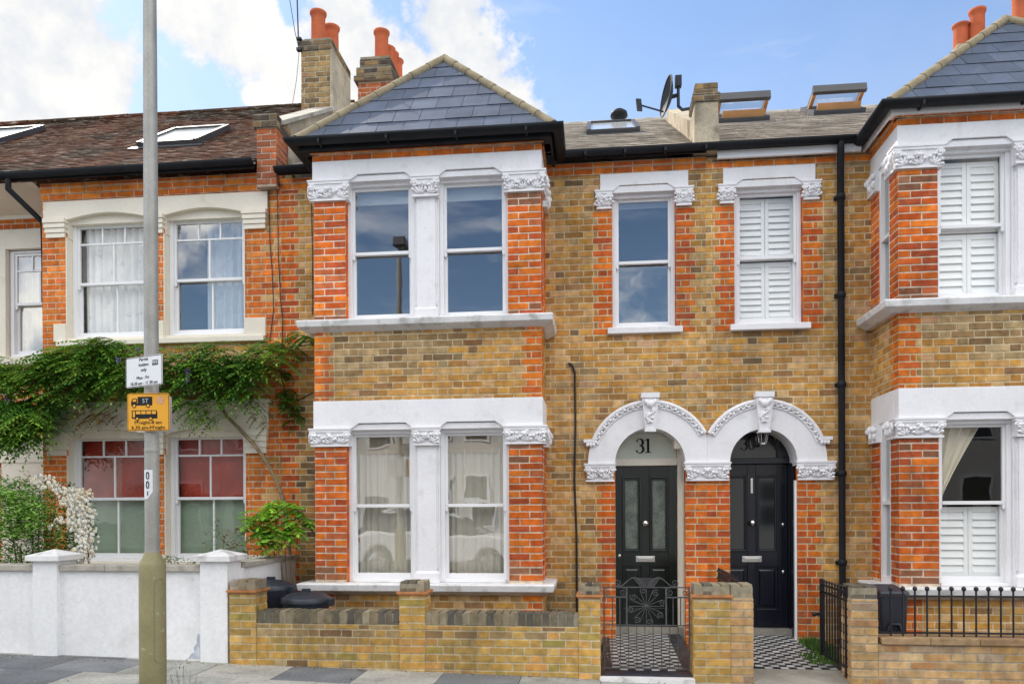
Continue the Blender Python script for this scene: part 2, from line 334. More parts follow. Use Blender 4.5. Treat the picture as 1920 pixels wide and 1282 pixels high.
# ------------------------------------------------------------------ brickwork
G = .076
PAL = {
    'stock': [((.51, .283, .088), 5), ((.44, .222, .058), 4), ((.54, .338, .15), 3), ((.45, .258, .098), 3), ((.38, .195, .062), 2.4), ((.30, .162, .072), .9), ((.55, .29, .07), 2), ((.50, .285, .15), 1)],
    'sooty': [((.27, .17, .08), 4), ((.32, .21, .10), 4), ((.20, .125, .065), 2), ((.38, .26, .125), 3), ((.42, .29, .15), 2)],
    'red': [((.60, .135, .022), 5), ((.53, .105, .024), 4), ((.66, .175, .025), 3), ((.42, .085, .032), 2.2), ((.48, .13, .05), 1.3)],
    'bright': [((.64, .17, .025), 5), ((.58, .135, .024), 4), ((.68, .205, .03), 3), ((.50, .115, .028), 2)],
    'umberred': [((.34, .10, .05), 3), ((.42, .12, .045), 3), ((.26, .09, .05), 2)],
    'umber': [((.24, .10, .055), 3), ((.30, .14, .08), 2), ((.36, .12, .05), 2)],
    'orange': [((.64, .175, .035), 5), ((.59, .15, .032), 4), ((.68, .21, .045), 3), ((.52, .13, .04), 1.5)],
    'garden': [((.50, .305, .085), 5), ((.54, .33, .10), 4), ((.43, .265, .078), 3), ((.37, .25, .085), 2), ((.53, .285, .09), 2), ((.35, .265, .075), 1.0)],
    'pale': [((.58, .38, .19), 5), ((.52, .32, .15), 4), ((.50, .31, .13), 3), ((.40, .28, .18), 2), ((.45, .25, .12), 1)],
    'dark': [((.115, .085, .06), 4), ((.17, .12, .07), 3), ((.08, .06, .05), 2), ((.24, .16, .08), 2), ((.28, .19, .09), 1)],
    'cap': [((.24, .20, .13), 4), ((.15, .13, .095), 3), ((.30, .25, .17), 3), ((.11, .10, .085), 2), ((.36, .30, .22), 1.2)],
    'tan': [((.30, .20, .09), 4), ((.24, .16, .08), 3), ((.36, .25, .12), 3), ((.14, .10, .06), 2), ((.33, .17, .09), 1)],
}
MORT = {'stock': (.57, .46, .29), 'sooty': (.46, .38, .27), 'red': (.64, .53, .41), 'bright': (.58, .44, .31), 'orange': (.62, .46, .30), 'garden': (.52, .44, .29), 'pale': (.42, .36, .27),
        'umberred': (.45, .36, .28), 'umber': (.5, .42, .34), 'dark': (.24, .21, .16), 'cap': (.36, .31, .22), 'tan': (.40, .34, .24)}
def pick(pal):
    L_ = PAL[pal]; x = R.random() * sum(w for _, w in L_)
    for c, w in L_:
        x -= w
        if x <= 0: break
    k = R.gauss(1, .085); h = R.gauss(0, .03)
    return (c[0] * k, c[1] * k * (1 + h), c[2] * k * (1 + 2 * h))
def frame(o, u, n): return Vector(o), Vector(u), Vector(n)
def front(x0, y): return frame((x0, y, 0), (1, 0, 0), (0, -1, 0))
def lay(mb, fr, u0, u1, v0, v1, holes=(), zones=(), pal='stock', t=.10, bond='flem', proud=.005, palfn=None, shift=0.0, tops=True, ends=(1, 1), gauge=G, ph=0.0):
    o, ud, nd = fr
    def P(u, v, w): p = o + ud * u + nd * w; return (p.x, p.y, p.z + v)
    k = int(math.floor((v0 - ph) / gauge + 1e-6))
    while k * gauge + ph < v1 - .004:
        va, vb = max(k * gauge + ph, v0), min((k + 1) * gauge + ph, v1); vm = (va + vb) / 2
        iv = [(u0, u1)]
        for h in holes:
            for a, b in h(vm):
                nv = []
                for p, q in iv:
                    if b <= p or a >= q: nv.append((p, q)); continue
                    if a > p: nv.append((p, a))
                    if b < q: nv.append((b, q))
                iv = nv
        for p, q in iv:
            if q - p < .012: continue
            mc = MORT[pal]
            mb.quad(P(p, va, 0), P(q, va, 0), P(q, vb, 0), P(p, vb, 0), 0, mc)
            ce = pick(zones[0][5] if zones else pal)
            if ends[0] or p > u0 + .001: mb.quad(P(p, va, -t), P(p, va, 0), P(p, vb, 0), P(p, vb, -t), 0, ce)
            if ends[1] or q < u1 - .001: mb.quad(P(q, va, 0), P(q, va, -t), P(q, vb, -t), P(q, vb, 0), 0, pick(zones[0][5] if zones else pal))
            if tops and vb >= v1 - 1e-4: mb.quad(P(p, vb, 0), P(q, vb, 0), P(q, vb, -t), P(p, vb, -t), 0, mc)
            if tops and va <= v0 + 1e-4: mb.quad(P(p, va, -t), P(q, va, -t), P(q, va, 0), P(p, va, 0), 0, mc)
            cuts = [p, q]; zi = []
            for ua, wide, nar, z0, z1, zp in zones:
                if not (z0 <= vm <= z1): continue
                w = wide if k % 2 else nar
                a, b = sorted((ua, ua + w)); a, b = max(a, p), min(b, q)
                if b - a > .02: zi.append((a, b, zp)); cuts += [a, b]
            cuts = sorted(set(round(c, 5) for c in cuts))
            for a, b in zip(cuts, cuts[1:]):
                if b - a < .02: continue
                zp = next((z[2] for z in zi if z[0] - 1e-4 <= a and b <= z[1] + 1e-4), None)
                cur = zp or pal
                if zp:
                    w = b - a
                    edges = [a, b] if w < .12 or (k % 2 and w < .24) else ([a, a + .11, b] if k % 3 else [a, b - .11, b])
                elif bond == 'pil':
                    w = b - a; edges = [a]
                    x = a + (.2275 if k % 2 else .119)
                    while x < b - .05: edges.append(x); x += .2275
                    edges.append(b)
                elif bond == 'run':
                    edges = [a]; x = math.floor((a - shift) / .2275) * .2275 + shift + (.114 if k % 2 else 0)
                    while x < b - .03:
                        if x > a + .03: edges.append(x)
                        x += .2275
                    edges.append(b)
                elif bond == 'soldier':
                    edges = [a]; x = a + .076
                    while x < b - .03: edges.append(x); x += .076
                    edges.append(b)
                else:
                    per = .3375; x = math.floor((a - shift) / per) * per + shift + (.169 if k % 2 else 0) - per; edges = [a]
                    while x < b:
                        for e in (x, x + .225):
                            if a + .025 < e < b - .025: edges.append(e)
                        x += per
                    edges.append(b)
                for c, d in zip(edges, edges[1:]):
                    g = .0058
                    cc, dd = c + (g if c > p + .001 else .001), d - (g if d < q - .001 else .001)
                    ba, bb = va + .0068, vb - .0068
                    if dd - cc < .012 or bb - ba < .012: continue
                    cp = palfn((c + d) / 2, vm, cur) if palfn else cur
                    col = pick(cp)
                    j = lambda: R.uniform(-.0022, .0022)
                    e_ = proud + R.uniform(-.0016, .0016)
                    bs = [(cc + j(), ba + j()), (dd + j(), ba + j()), (dd + j(), bb + j()), (cc + j(), bb + j())]
                    vs = [P(x, y, -.001) for x, y in bs]
                    q_ = .003
                    vs += [P(x + sx * q_, y + sy * q_, e_) for (x, y), (sx, sy) in zip(bs, ((1, 1), (-1, 1), (-1, -1), (1, -1)))]
                    mb.add(vs, ((4, 5, 6, 7), (0, 1, 5, 4), (1, 2, 6, 5), (2, 3, 7, 6), (3, 0, 4, 7)), 0, False, col)
        k += 1
def rect(a, b, z0, z1): return lambda v: [(a, b)] if z0 <= v <= z1 else []
def arch(c, r, zs, zb, e=.03): return lambda v: ([(c - r, c + r)] if zb <= v <= zs else arch_row(c, r + e, zs, v))
def arch_row(c, r, zs, v): return ([(c - math.sqrt(r * r - (v - zs) ** 2), c + math.sqrt(r * r - (v - zs) ** 2))] if zs < v < zs + r else [])
def brick_block(mb, x0, x1, y0, y1, z0, z1, pal='garden', bond='run', sides='FLRB', shift=0.0, gauge=G):
    if 'F' in sides: lay(mb, front(0, y0), x0, x1, z0, z1, pal=pal, bond=bond, t=.02, shift=shift, tops=False, ends=(0, 0))
    if 'L' in sides: lay(mb, frame((x0, 0, 0), (0, -1, 0), (-1, 0, 0)), -y1, -y0, z0, z1, pal=pal, bond=bond, t=.02, tops=False, ends=(0, 0))
    if 'R' in sides: lay(mb, frame((x1, 0, 0), (0, 1, 0), (1, 0, 0)), y0, y1, z0, z1, pal=pal, bond=bond, t=.02, tops=False, ends=(0, 0))
    if 'B' in sides: lay(mb, frame((0, y1, 0), (-1, 0, 0), (0, 1, 0)), -x1, -x0, z0, z1, pal=pal, bond=bond, t=.02, tops=False, ends=(0, 0))
    mb.box(x0 + .002, x1 - .002, y0 + .002, y1 - .002, z0, z1 + .003, 0, MORT[pal])

def slates(mb, P0, ud, sd, lo, hi, vmax, gauge, w, pal, lift=.010, thick=.006, jit=.003, v0=0.0):
    """rows of slates on the plane through P0; lo(v), hi(v) are the ends of the row at slope distance v"""
    P0, ud, sd = Vector(P0), Vector(ud).normalized(), Vector(sd).normalized(); nd = ud.cross(sd)
    if nd.z < 0: nd = -nd
    v = v0; k = 0
    while v < vmax - .02:
        vt = min(v + gauge, vmax)
        a0, b0, a1, b1 = lo(v), hi(v), lo(vt), hi(vt)
        x = math.floor(min(a0, a1) / w) * w + (w / 2 if k % 2 else 0) - w
        while x < max(b0, b1):
            xa, xb = x + .0025, x + w - .0025; x += w
            ba, bb, ta, tb = max(xa, a0), min(xb, b0), max(xa, a1), min(xb, b1)
            if bb - ba < .01 and tb - ta < .01: continue
            if bb < ba: ba = bb = (ba + bb) / 2 if False else min(max((xa + xb) / 2, a0), b0)
            if tb < ta: ta = tb = min(max((xa + xb) / 2, a1), b1)
            c = R.choice(pal); q = R.gauss(1, .06); c = tuple(i * q for i in c)
            l = lift + R.uniform(-jit, jit); dv = R.uniform(-jit, jit)
            def P(u, s, n): return tuple(P0 + ud * u + sd * s + nd * n)
            mb.add([P(ba, v + dv, l - thick), P(bb, v + dv, l - thick), P(bb, v + dv, l), P(ba, v + dv, l), P(tb, vt + .002, .001), P(ta, vt + .002, .001)],
                   ((0, 1, 2, 3), (3, 2, 4, 5), (0, 3, 5), (1, 4, 2)), 0, False, c)
        v += gauge; k += 1

# ------------------------------------------------------------------ joinery helpers
def pane_quad(mb, x0, x1, z0, z1, y):
    a, b = R.uniform(-.0022, .0022), R.uniform(-.0022, .0022)
    mb.quad((x0, y - a - b, z0), (x1, y + a - b, z0), (x1, y + a + b, z1), (x0, y - a + b, z1))
def sash_window(parent, x0, x1, z0, z1, y, meet, kind='plain', fr=.045, glass='glass', blind=None, shutters=None):
    """box frame (the part) with two sashes, two panes and what hangs close behind the glass"""
    f = MB()
    f.box(x0, x0 + fr, y, y + .10, z0, z1); f.box(x1 - fr, x1, y, y + .10, z0, z1)
    f.box(x0 + fr, x1 - fr, y, y + .10, z1 - fr * .6, z1); f.box(x0 + fr, x1 - fr, y - .015, y + .10, z0, z0 + fr * .8)
    w = f.build('window', MT['gloss'], parent, .004)
    a, b = x0 + fr, x1 - fr; zb, zt = z0 + fr * .8, z1 - fr * .6; st = .032
    up = MB(); yu = y + .022
    up.box(a, a + st, yu, yu + .035, meet, zt); up.box(b - st, b, yu, yu + .035, meet, zt)
    up.box(a + st, b - st, yu, yu + .035, zt - .035, zt); up.box(a + st, b - st, yu - .004, yu + .035, meet - .018, meet + .018)
    for xx in (a, b - st): up.prism([(xx, meet), (xx + st, meet), (xx + st, meet - .055), (xx + st * .5, meet - .075), (xx, meet - .05)], yu + .002, yu + .033)
    lo = MB(); yl = y + .062
    lo.box(a, a + st, yl, yl + .035, zb, meet + .016); lo.box(b - st, b, yl, yl + .035, zb, meet + .016)
    lo.box(a + st, b - st, yl - .002, yl + .035, zb, zb + .060); lo.box(a + st, b - st, yl, yl + .035, meet - .012, meet + .014)
    ga, gb = a + st, b - st
    if kind == 'bars':
        bw = .011; zr = zt - .035 - .20
        up.box(ga, gb, yu + .004, yu + .03, zr - bw, zr + bw)
        for k in (1, 2): x = ga + (gb - ga) * k / 3; up.box(x - bw, x + bw, yu + .005, yu + .029, zr + bw, zt - .035)
        x = (ga + gb) / 2; up.box(x - bw, x + bw, yu + .005, yu + .029, meet + .018, zr - bw)
        lo.box(x - bw + .02, x + bw + .02, yl + .004, yl + .03, zb + .06, meet - .012)
    up.build('upper_sash', MT['gloss'], w, .003); lo.build('lower_sash', MT['gloss'], w, .003)
    g = MB(); pane_quad(g, ga, gb, meet + .016, zt - .03, yu + .018); g.build('pane', MT[glass], w)
    g = MB(); pane_quad(g, ga, gb, zb + .055, meet - .01, yl + .018); g.build('pane', MT[glass], w)
    if blind:
        m, h = blind; bl = MB()
        if m == 'blind':
            for k in range(4): bl.box(a, b, y + .13 + .006 * (k % 2), y + .15 + .006 * (k % 2), zt - h * (k + 1) / 4, zt - h * k / 4 - .001)
        else:
            bl.box(a, b, y + .13, y + .134, zt - h, zt); bl.box(a, b, y + .125, y + .139, zt - h - .022, zt - h)
        bl.build('roller_blind', MT[m], w)
    if shutters:
        for (sa, sb, ntop) in shutters:           # z range and slat count, two leaves each
            for k in (0, 1):
                xa = a + .008 + (b - a - .016) * k / 2; xb = xa + (b - a - .016) / 2 - .004; s_ = MB(); ys = y + .112
                s_.box(xa, xa + .042, ys, ys + .028, sa, sb); s_.box(xb - .042, xb, ys, ys + .028, sa, sb)
                s_.box(xa + .042, xb - .042, ys, ys + .028, sa, sa + .07); s_.box(xa + .042, xb - .042, ys, ys + .028, sb - .05, sb)
                n = ntop; zz0, zz1 = sa + .07, sb - .05
                for i in range(n):
                    zc = zz0 + (zz1 - zz0) * (i + .5) / n; h = (zz1 - zz0) / n * .56
                    s_.add([(xa + .042, ys + .001, zc - h), (xb - .042, ys + .001, zc - h), (xb - .042, ys + .030, zc + h), (xa + .042, ys + .030, zc + h),
                            (xa + .042, ys - .006, zc - h + .004), (xb - .042, ys - .006, zc - h + .004), (xb - .042, ys + .023, zc + h + .005), (xa + .042, ys + .023, zc + h + .005)],
                           ((0, 1, 5, 4), (4, 5, 6, 7), (3, 2, 1, 0), (7, 6, 2, 3)), 0)
                s_.build('shutter', MT['shutter'], w, .002)
    return w
def curtain_sheet(x0, x1, z0, z1, y, n, amp, gather=None, seed=0):
    """a hanging cloth with folds; gather(t) shrinks the width at height fraction t, keeping the left edge"""
    rg = random.Random(seed); mb = MB(); nu = n * 8; nv = 10
    ph = [rg.uniform(0, 6.28) for _ in range(4)]
    vs = []
    for j in range(nv + 1):
        t = j / nv; z = z0 + (z1 - z0) * t; wd = gather(t) if gather else 1.0
        for i in range(nu + 1):
            s_ = i / nu
            yy = y + amp * (math.sin(2 * math.pi * n * s_ + ph[0] + .5 * math.sin(6 * s_ + ph[1])) + .5 * math.sin(2 * math.pi * n * 1.7 * s_ + ph[2] + t))
            vs.append((x0 + (x1 - x0) * s_ * wd, yy, z))
    mb.add(vs, [(j * (nu + 1) + i, j * (nu + 1) + i + 1, (j + 1) * (nu + 1) + i + 1, (j + 1) * (nu + 1) + i) for j in range(nv) for i in range(nu)], 0, True)
    return mb
def capital(parent, x0, x1, z0, z1, yf, depth, seed=0, side=None):
    """carved foliate capital: fillet, bell, abacus, corner scrolls, leaves"""
    rg = random.Random(seed); mb = MB(); h = z1 - z0
    mb.box(x0 + .015, x1 - .015, yf + .012, yf + depth, z0, z0 + .022)
    mb.hexa([(x0 + .035, yf + .03, z0 + .022), (x1 - .035, yf + .03, z0 + .022), (x1 - .035, yf + depth, z0 + .022), (x0 + .035, yf + depth, z0 + .022),
             (x0 + .012, yf + .012, z1 - .045), (x1 - .012, yf + .012, z1 - .045), (x1 - .012, yf + depth, z1 - .045), (x0 + .012, yf + depth, z1 - .045)])
    mb.box(x0, x1, yf, yf + depth, z1 - .045, z1 - .018); mb.box(x0 - .008, x1 + .008, yf - .008, yf + depth, z1 - .018, z1)
    def scroll(c, r, sgn, y, turns=1.6):
        p = []
        for i in range(22):
            a = i / 21 * turns * 2 * math.pi; q = r * (1 - .8 * i / 21)
            p.append((c[0] + sgn * q * math.cos(a), y - .012 * i / 21, c[1] + q * math.sin(a)))
        mb.tube(p, [.013 - .004 * i / 21 for i in range(22)], 6)
    zc = z1 - .045 - .04
    scroll((x0 + .045, zc), .042, -1, yf + .012); scroll((x1 - .045, zc), .042, 1, yf + .012)
    mb.ell((x0 + .045, yf - .004, zc), (.018, .018, .018)); mb.ell((x1 - .045, yf - .004, zc), (.018, .018, .018))
    n = max(2, int((x1 - x0) / .13)); cx = (x0 + x1) / 2
    for i in range(n):
        t = (i + .5) / n; x = x0 + .045 + (x1 - x0 - .09) * t; lean = (t - .5) * 1.2 + rg.uniform(-.3, .3); zb_ = z0 + .03
        for q in range(-2, 3):
            a = lean + q * .5; l_ = h * (.50 - .07 * abs(q)) * rg.uniform(.85, 1.1)
            mb.ell((x + l_ * .55 * math.sin(a), yf + .022 - .006 * (q % 2), zb_ + l_ * .55 * math.cos(a)), (.0135, .022, l_ * .5), rot=-a)
            mb.ell((x + l_ * 1.0 * math.sin(a), yf + .004, zb_ + l_ * 1.0 * math.cos(a)), (.021, .020, .017))
    for i in range(0):
        mb.ell((x, yf + .02, z0 + h * .42 + rg.uniform(-.01, .01)), (.020, .022, h * .26), rot=-lean)
        mb.ell((x + .022 * math.sin(lean), yf + .006, z0 + h * .62), (.024, .022, .020), rot=lean)
    mb.ell((cx, yf, z0 + h * .55), (.026, .028, .026))
    for k in range(5):
        a = k * 1.2566; mb.ell((cx + .030 * math.cos(a), yf + .005, z0 + h * .55 + .030 * math.sin(a)), (.018, .016, .011), rot=a)
    if side:                               # the carving returns round the corner
        xs = x1 + .010 if side > 0 else x0 - .010
        for i in range(2):
            yc = yf + .07 + .10 * i
            if yc < yf + depth: mb.ell((xs, yc, z0 + h * .58), (.02, .035, .05)); mb.ell((xs + side * .008, yc + .02, z0 + h * .36), (.018, .03, .035))
    return mb.build('capital', MT['white'], parent)

YW = 9.05
ZS = dict(sill=(.655, .735), cap0=(2.257, 2.46), lint0=(2.46, 2.765), sill1=(3.585, 3.66), cap1=(5.005, 5.235), lint1=(5.235, 5.45), top=5.565)

def lintel_poly(x0, x1, z0, z1, notches):
    """fascia outline with a stepped rise over each window"""
    p = [(x0, z1), (x1, z1), (x1, z0)]
    for a, b in sorted(notches, reverse=True):
        w = b - a; p += [(b - .02, z0), (b - .02 - w * .10, z0 + .052), (a + .02 + w * .10, z0 + .052), (a + .02, z0)]
    return p + [(x0, z0)]

def bay_window(house, x0, x1, yf, cols, upper, ground, gut_over=.16, apex=None, board='black'):
    """a two-storey square bay: cols = list of (kind, xa, xb) across the front"""
    lf = frame((x0, YW, 0), (0, -1, 0), (-1, 0, 0)); rf = frame((x1, yf, 0), (0, 1, 0), (1, 0, 0)); dp = YW - yf
    # brickwork of the panels
    bw = MB()
    z_m0, z_m1 = ZS['lint0'][1], ZS['sill1'][0]
    stain_c = (x0 + (x1 - x0) * .33, 3.32)
    def soot(u, v, cur):
        if cur == 'stock' and v > 3 and ((u + x0 - stain_c[0]) / 1.0) ** 2 + ((v - stain_c[1]) / .30) ** 2 < R.uniform(.35, 1.2): return 'sooty'
        return cur
    W_ = x1 - x0
    lay(bw, front(x0, yf), 0, W_, z_m0, z_m1, zones=[(0, .225, .17, 0, 9, 'bright'), (W_, -.225, -.17, 0, 9, 'bright')], palfn=soot, ends=(0, 0))
    lay(bw, lf, 0, dp, z_m0, z_m1, zones=[(dp, -.17, -.225, 0, 9, 'bright')], ends=(0, 0)); lay(bw, rf, 0, dp, z_m0, z_m1, zones=[(0, .17, .225, 0, 9, 'bright')], ends=(0, 0))
    bw.build('bay_wall', MT['brick'], house); bw = MB()
    lay(bw, front(x0, yf), 0, W_, -.25, ZS['sill'][0], zones=[(W_, -.225, -.17, 0, 9, 'bright'), (0, .225, .17, 0, 9, 'bright')], ends=(0, 0))
    lay(bw, lf, 0, dp, -.25, ZS['sill'][0], ends=(0, 0)); lay(bw, rf, 0, dp, -.25, ZS['sill'][0], ends=(0, 0))
    bw.build('bay_plinth', MT['brick'], house); bw = MB()
    zt = ZS['lint1'][1]
    for i, (za, zb, pr) in enumerate(((zt, zt + .074, .010), (zt + .074, zt + .118, .030))):
        lay(bw, front(x0 - pr, yf - pr), 0, W_ + 2 * pr, za, zb, pal='bright', bond='run', shift=.07 * i, ends=(0, 0), ph=za)
        lay(bw, frame((x0 - pr, YW, 0), (0, -1, 0), (-1, 0, 0)), 0, dp + pr, za, zb, pal='bright', bond='run', ends=(0, 0), ph=za)
        lay(bw, frame((x1 + pr, yf - pr, 0), (0, 1, 0), (1, 0, 0)), 0, dp + pr, za, zb, pal='bright', bond='run', ends=(0, 0), ph=za)
    bw.build('brick_cornice', MT['brick'], house)
    # floors of the bay keep the storeys apart
    fl = MB(); fl.box(x0 + .10, x1 - .10, yf + .10, YW + .3, z_m0 + .1, z_m1 - .1); fl.build('bay_floor', MT['room'], house)
    for lv, (zp0, zp1), zc, zl, cont in (('u', (ZS['sill1'][1], ZS['cap1'][0]), ZS['cap1'], ZS['lint1'], upper), ('g', (ZS['sill'][1], ZS['cap0'][0]), ZS['cap0'], ZS['lint0'], ground)):
        notch = []
        for ci, (kind, a, b) in enumerate(cols):
            if kind == 'pier':
                p = MB(); left = ci == 0; right = ci == len(cols) - 1
                rp = MB()
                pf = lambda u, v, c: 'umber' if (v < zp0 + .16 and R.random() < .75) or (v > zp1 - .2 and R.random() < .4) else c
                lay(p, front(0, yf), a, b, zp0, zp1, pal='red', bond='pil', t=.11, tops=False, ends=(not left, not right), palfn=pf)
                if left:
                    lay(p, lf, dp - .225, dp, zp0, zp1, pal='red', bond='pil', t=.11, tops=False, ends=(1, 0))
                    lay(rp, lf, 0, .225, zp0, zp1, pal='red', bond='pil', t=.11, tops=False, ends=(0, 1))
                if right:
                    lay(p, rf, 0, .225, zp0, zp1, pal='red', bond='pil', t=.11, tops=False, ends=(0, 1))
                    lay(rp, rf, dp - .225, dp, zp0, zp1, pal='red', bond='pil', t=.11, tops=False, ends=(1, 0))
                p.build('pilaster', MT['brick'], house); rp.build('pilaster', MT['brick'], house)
                capital(house, a - .055, b + .055, zc[0], zc[1], yf - .045, .16, seed=ci + (3 if lv == 'u' else 11), side=-1 if left else (1 if right else None))
                if left or right:          # capital over the rear pilaster of the bay's side, and the side return
                    xs = x0 if left else x1
                    sg = -1 if left else 1
                    for (ya, yb) in ((yf + .10, yf + .26), (YW - .245, YW - .005)):
                        m = MB(); xa, xb = sorted((xs + sg * .045, xs - sg * .10))
                        m.box(xa, xb, ya, yb, zc[0], zc[1] - .002)
                        for q in range(4):
                            m.ell((xs + sg * .05, ya + .03 + (yb - ya - .06) * q / 3, zc[0] + (zc[1] - zc[0]) * (.35 + .35 * (q % 2))), (.03, .035, .05))
                        m.ell((xs + sg * .06, ya + .02, zc[1] - .07), (.03, .03, .035)); m.ell((xs + sg * .06, yb - .02, zc[1] - .07), (.03, .03, .035))
                        m.build('side_capital', MT['white'], house)
                    # narrow light in the bay's side
                    s_ = MB(); ya, yb = yf + .225, YW - .225
                    xa, xb = sorted((xs - sg * .008, xs - sg * .09))
                    s_.box(xa, xb, ya, ya + .05, zp0, zc[1]); s_.box(xa, xb, yb - .05, yb, zp0, zc[1]); s_.box(xa, xb, ya + .05, yb - .05, zp0, zp0 + .07)
                    s_.box(xa, xb, ya + .05, yb - .05, zc[1] - .07, zc[1]); s_.box(xa, xb, ya + .05, yb - .05, (zp0 + zc[1]) / 2 - .02, (zp0 + zc[1]) / 2 + .02)
                    sw = s_.build('side_window', MT['gloss'], house)
                    g = MB(); xg = xs - sg * .05
                    q_ = [(xg, ya + .05, zp0 + .07), (xg, yb - .05, zp0 + .07), (xg, yb - .05, zc[1] - .07), (xg, ya + .05, zc[1] - .07)]
                    g.quad(*(q_ if sg > 0 else q_[::-1])); g.build('pane', MT['glass'], sw)
            elif kind == 'mullion':
                m = MB()
                m.box(a + .001, b - .001, yf + .055, yf + .125, zp0 + .02, zc[1] - .01); m.box(a + .035, b - .035, yf + .012, yf + .12, zp0 + .13, zc[0]); m.box(a + .02, b - .02, yf + .03, yf + .12, zp0 + .16, zc[0] - .06)
                m.box(a, b, yf - .012, yf + .12, zp0, zp0 + .105)
                m.hexa([(a, yf - .012, zp0 + .105), (b, yf - .012, zp0 + .105), (b, yf + .12, zp0 + .105), (a, yf + .12, zp0 + .105),
                        (a + .033, yf + .010, zp0 + .132), (b - .033, yf + .010, zp0 + .132), (b - .033, yf + .12, zp0 + .132), (a + .033, yf + .12, zp0 + .132)])
                m.build('mullion', MT['white'], house, .006)
                capital(house, a - .02, b + .02, zc[0], zc[1], yf - .04, .15, seed=ci + (21 if lv == 'u' else 31))
            else:
                notch.append((a + .055 if cols[ci - 1][0] == 'pier' else a, b - .055 if ci + 1 < len(cols) and cols[ci + 1][0] == 'pier' else b))
                hd = MB()                  # stepped mouldings running back to the sash
                na, nb = notch[-1]; w = nb - na; z0 = zl[0]
                for k, (dz, yy) in enumerate(((.036, .012), (.018, .034), (.0, .055))):
                    hd.prism([(na, z0 - .02 - .004 * k), (nb, z0 - .02 - .004 * k), (nb - .02, z0 + dz * .2), (nb - .02 - w * .09, z0 + dz + .008), (na + .02 + w * .09, z0 + dz + .008), (na + .02, z0 + dz * .2)], yf + yy - .01, yf + .16)
                hd.box(a, b, yf + .062, yf + .16, z0 - .06, z0 - .012)
                hd.build('window_head', MT['white'], house)
                sash_window(house, a, b, zp0 + .002, zl[0] - .03, yf + .085, (zp0 + zl[0]) / 2 - .005 if lv == 'g' else (zp0 + zl[0]) / 2 - .01, **cont[len(notch) - 1])
        l = MB(); l.prism(lintel_poly(x0 - .012, x1 + .012, zl[0], zl[1], notch), yf - .02, yf + .12)
        for sg, xs in ((-1, x0), (1, x1)):
            xa, xb = sorted((xs + sg * .0125, xs - sg * .10)); l.box(xa, xb, yf + .1205, YW - .001, zl[0], zl[1])
        l.build('lintel', MT['white'], house, .004)
        rm = MB(); rm.box(x0 + .11, x1 - .11, yf + .11, YW, zl[1] - .05, zl[1] - .01); rm.build('bay_ceiling', MT['room'], house)
    for (za, zb), ov, mat in ((ZS['sill'], .135, 'sillstone'), (ZS['sill1'], .115, 'sillstone')):
        s_ = MB()
        poly = [(x0 - .175, YW - .001), (x0 - .175, yf - ov), (x1 + .135, yf - ov), (x1 + .135, YW - .001)]
        def ring(z, inset): return [(x0 - .175 + inset, YW - .001, z), (x0 - .175 + inset, yf - ov + inset, z), (x1 + .135 - inset, yf - ov + inset, z), (x1 + .135 - inset, YW - .001, z)]
        r_ = ring(za - .05, .11) + ring(za, .012) + ring(zb - .014, 0) + ring(zb, .012)
        s_.add(r_, [(i * 4 + j, i * 4 + (j + 1) % 4, i * 4 + 4 + (j + 1) % 4, i * 4 + 4 + j) for i in range(3) for j in range(4)] + [(12, 13, 14, 15), (3, 2, 1, 0)])
        s_.build('sill', MT[mat], house, .004)
    # roof
    zg = ZS['top'] + .08; e = gut_over; xl, xr, yg = x0 - e, x1 + e, yf - e + .01
    ax, ay, az = apex
    ro = MB(); LICH = 0; run = ay - yg; sl = math.hypot(run, az - zg)
    wd = xr - xl
    lo = lambda v: (ax - xl) * v / sl; hi = lambda v: wd - (xr - ax) * v / sl
    ro.add([(xl, yg, zg - .012), (xr, yg, zg - .012), (ax, ay, az - .012)], ((0, 1, 2),), 0, False, (.05, .06, .07))
    slates(ro, (xl, yg, zg), (1, 0, 0), (0, run, az - zg), lo, hi, sl, .318, .30, [(.070, .086, .122), (.064, .079, .112), (.078, .095, .134)], lift=.009, jit=.0025)
    yb = 12.4
    for sg, xe in ((-1, xl), (1, xr)):
        ro.add([(xe, yg, zg), (ax, ay, az), (ax, yb, az), (xe, yb, zg)], ((0, 1, 2, 3),), 0, False, (.085, .10, .14))
    rf_ = ro.build('bay_roof', MT['slate'], house)
    rt = MB()
    for xe in (xl + .01, xr - .01):
        A, B = Vector((xe, yg + .02, zg + .01)), Vector((ax, ay, az + .015)); n = 8
        for i in range(n):
            p, q = A.lerp(B, i / n), A.lerp(B, (i + .985) / n)
            rt.tube([p, q], [.055, .049], 8)
    n = 6
    for i in range(n): rt.tube([(ax, ay + (yb - ay) * i / n, az + .015), (ax, ay + (yb - ay) * (i + .98) / n, az + .015)], .06, 8)
    rt.build('ridge_tile', MT['hipstone'], rf_)
    gt = MB(); rg = .058; zc = zg - .03
    gt.trough([(xl - .03, YW - .02, zc + .02), (xl - .03, yg - .03, zc + .02), (xr + .03, yg - .03, zc + .02), (xr + .03, YW - .10, zc + .02)], rg + .012)
    for i in range(4):
        x = xl + .3 + (wd - .6) * i / 3; gt.box(x - .012, x + .012, yg - .103, yg + .04, zc - .056, zc - .012)
    gt.build('gutter', MT['black'], house); gt = MB()
    gt.box(xl + .04, xr - .04, yg + .04, yg + .065, zc - .075, zc + .03); gt.box(xl + .035, xl + .06, yg + .066, YW - .01, zc - .075, zc + .03); gt.box(xr - .06, xr - .035, yg + .066, YW - .01, zc - .075, zc + .03)
    gt.box(xl + .06, xr - .06, yg + .066, yf + .05, zc - .072, zc - .06)
    gt.build('eaves_board', MT[board], house)

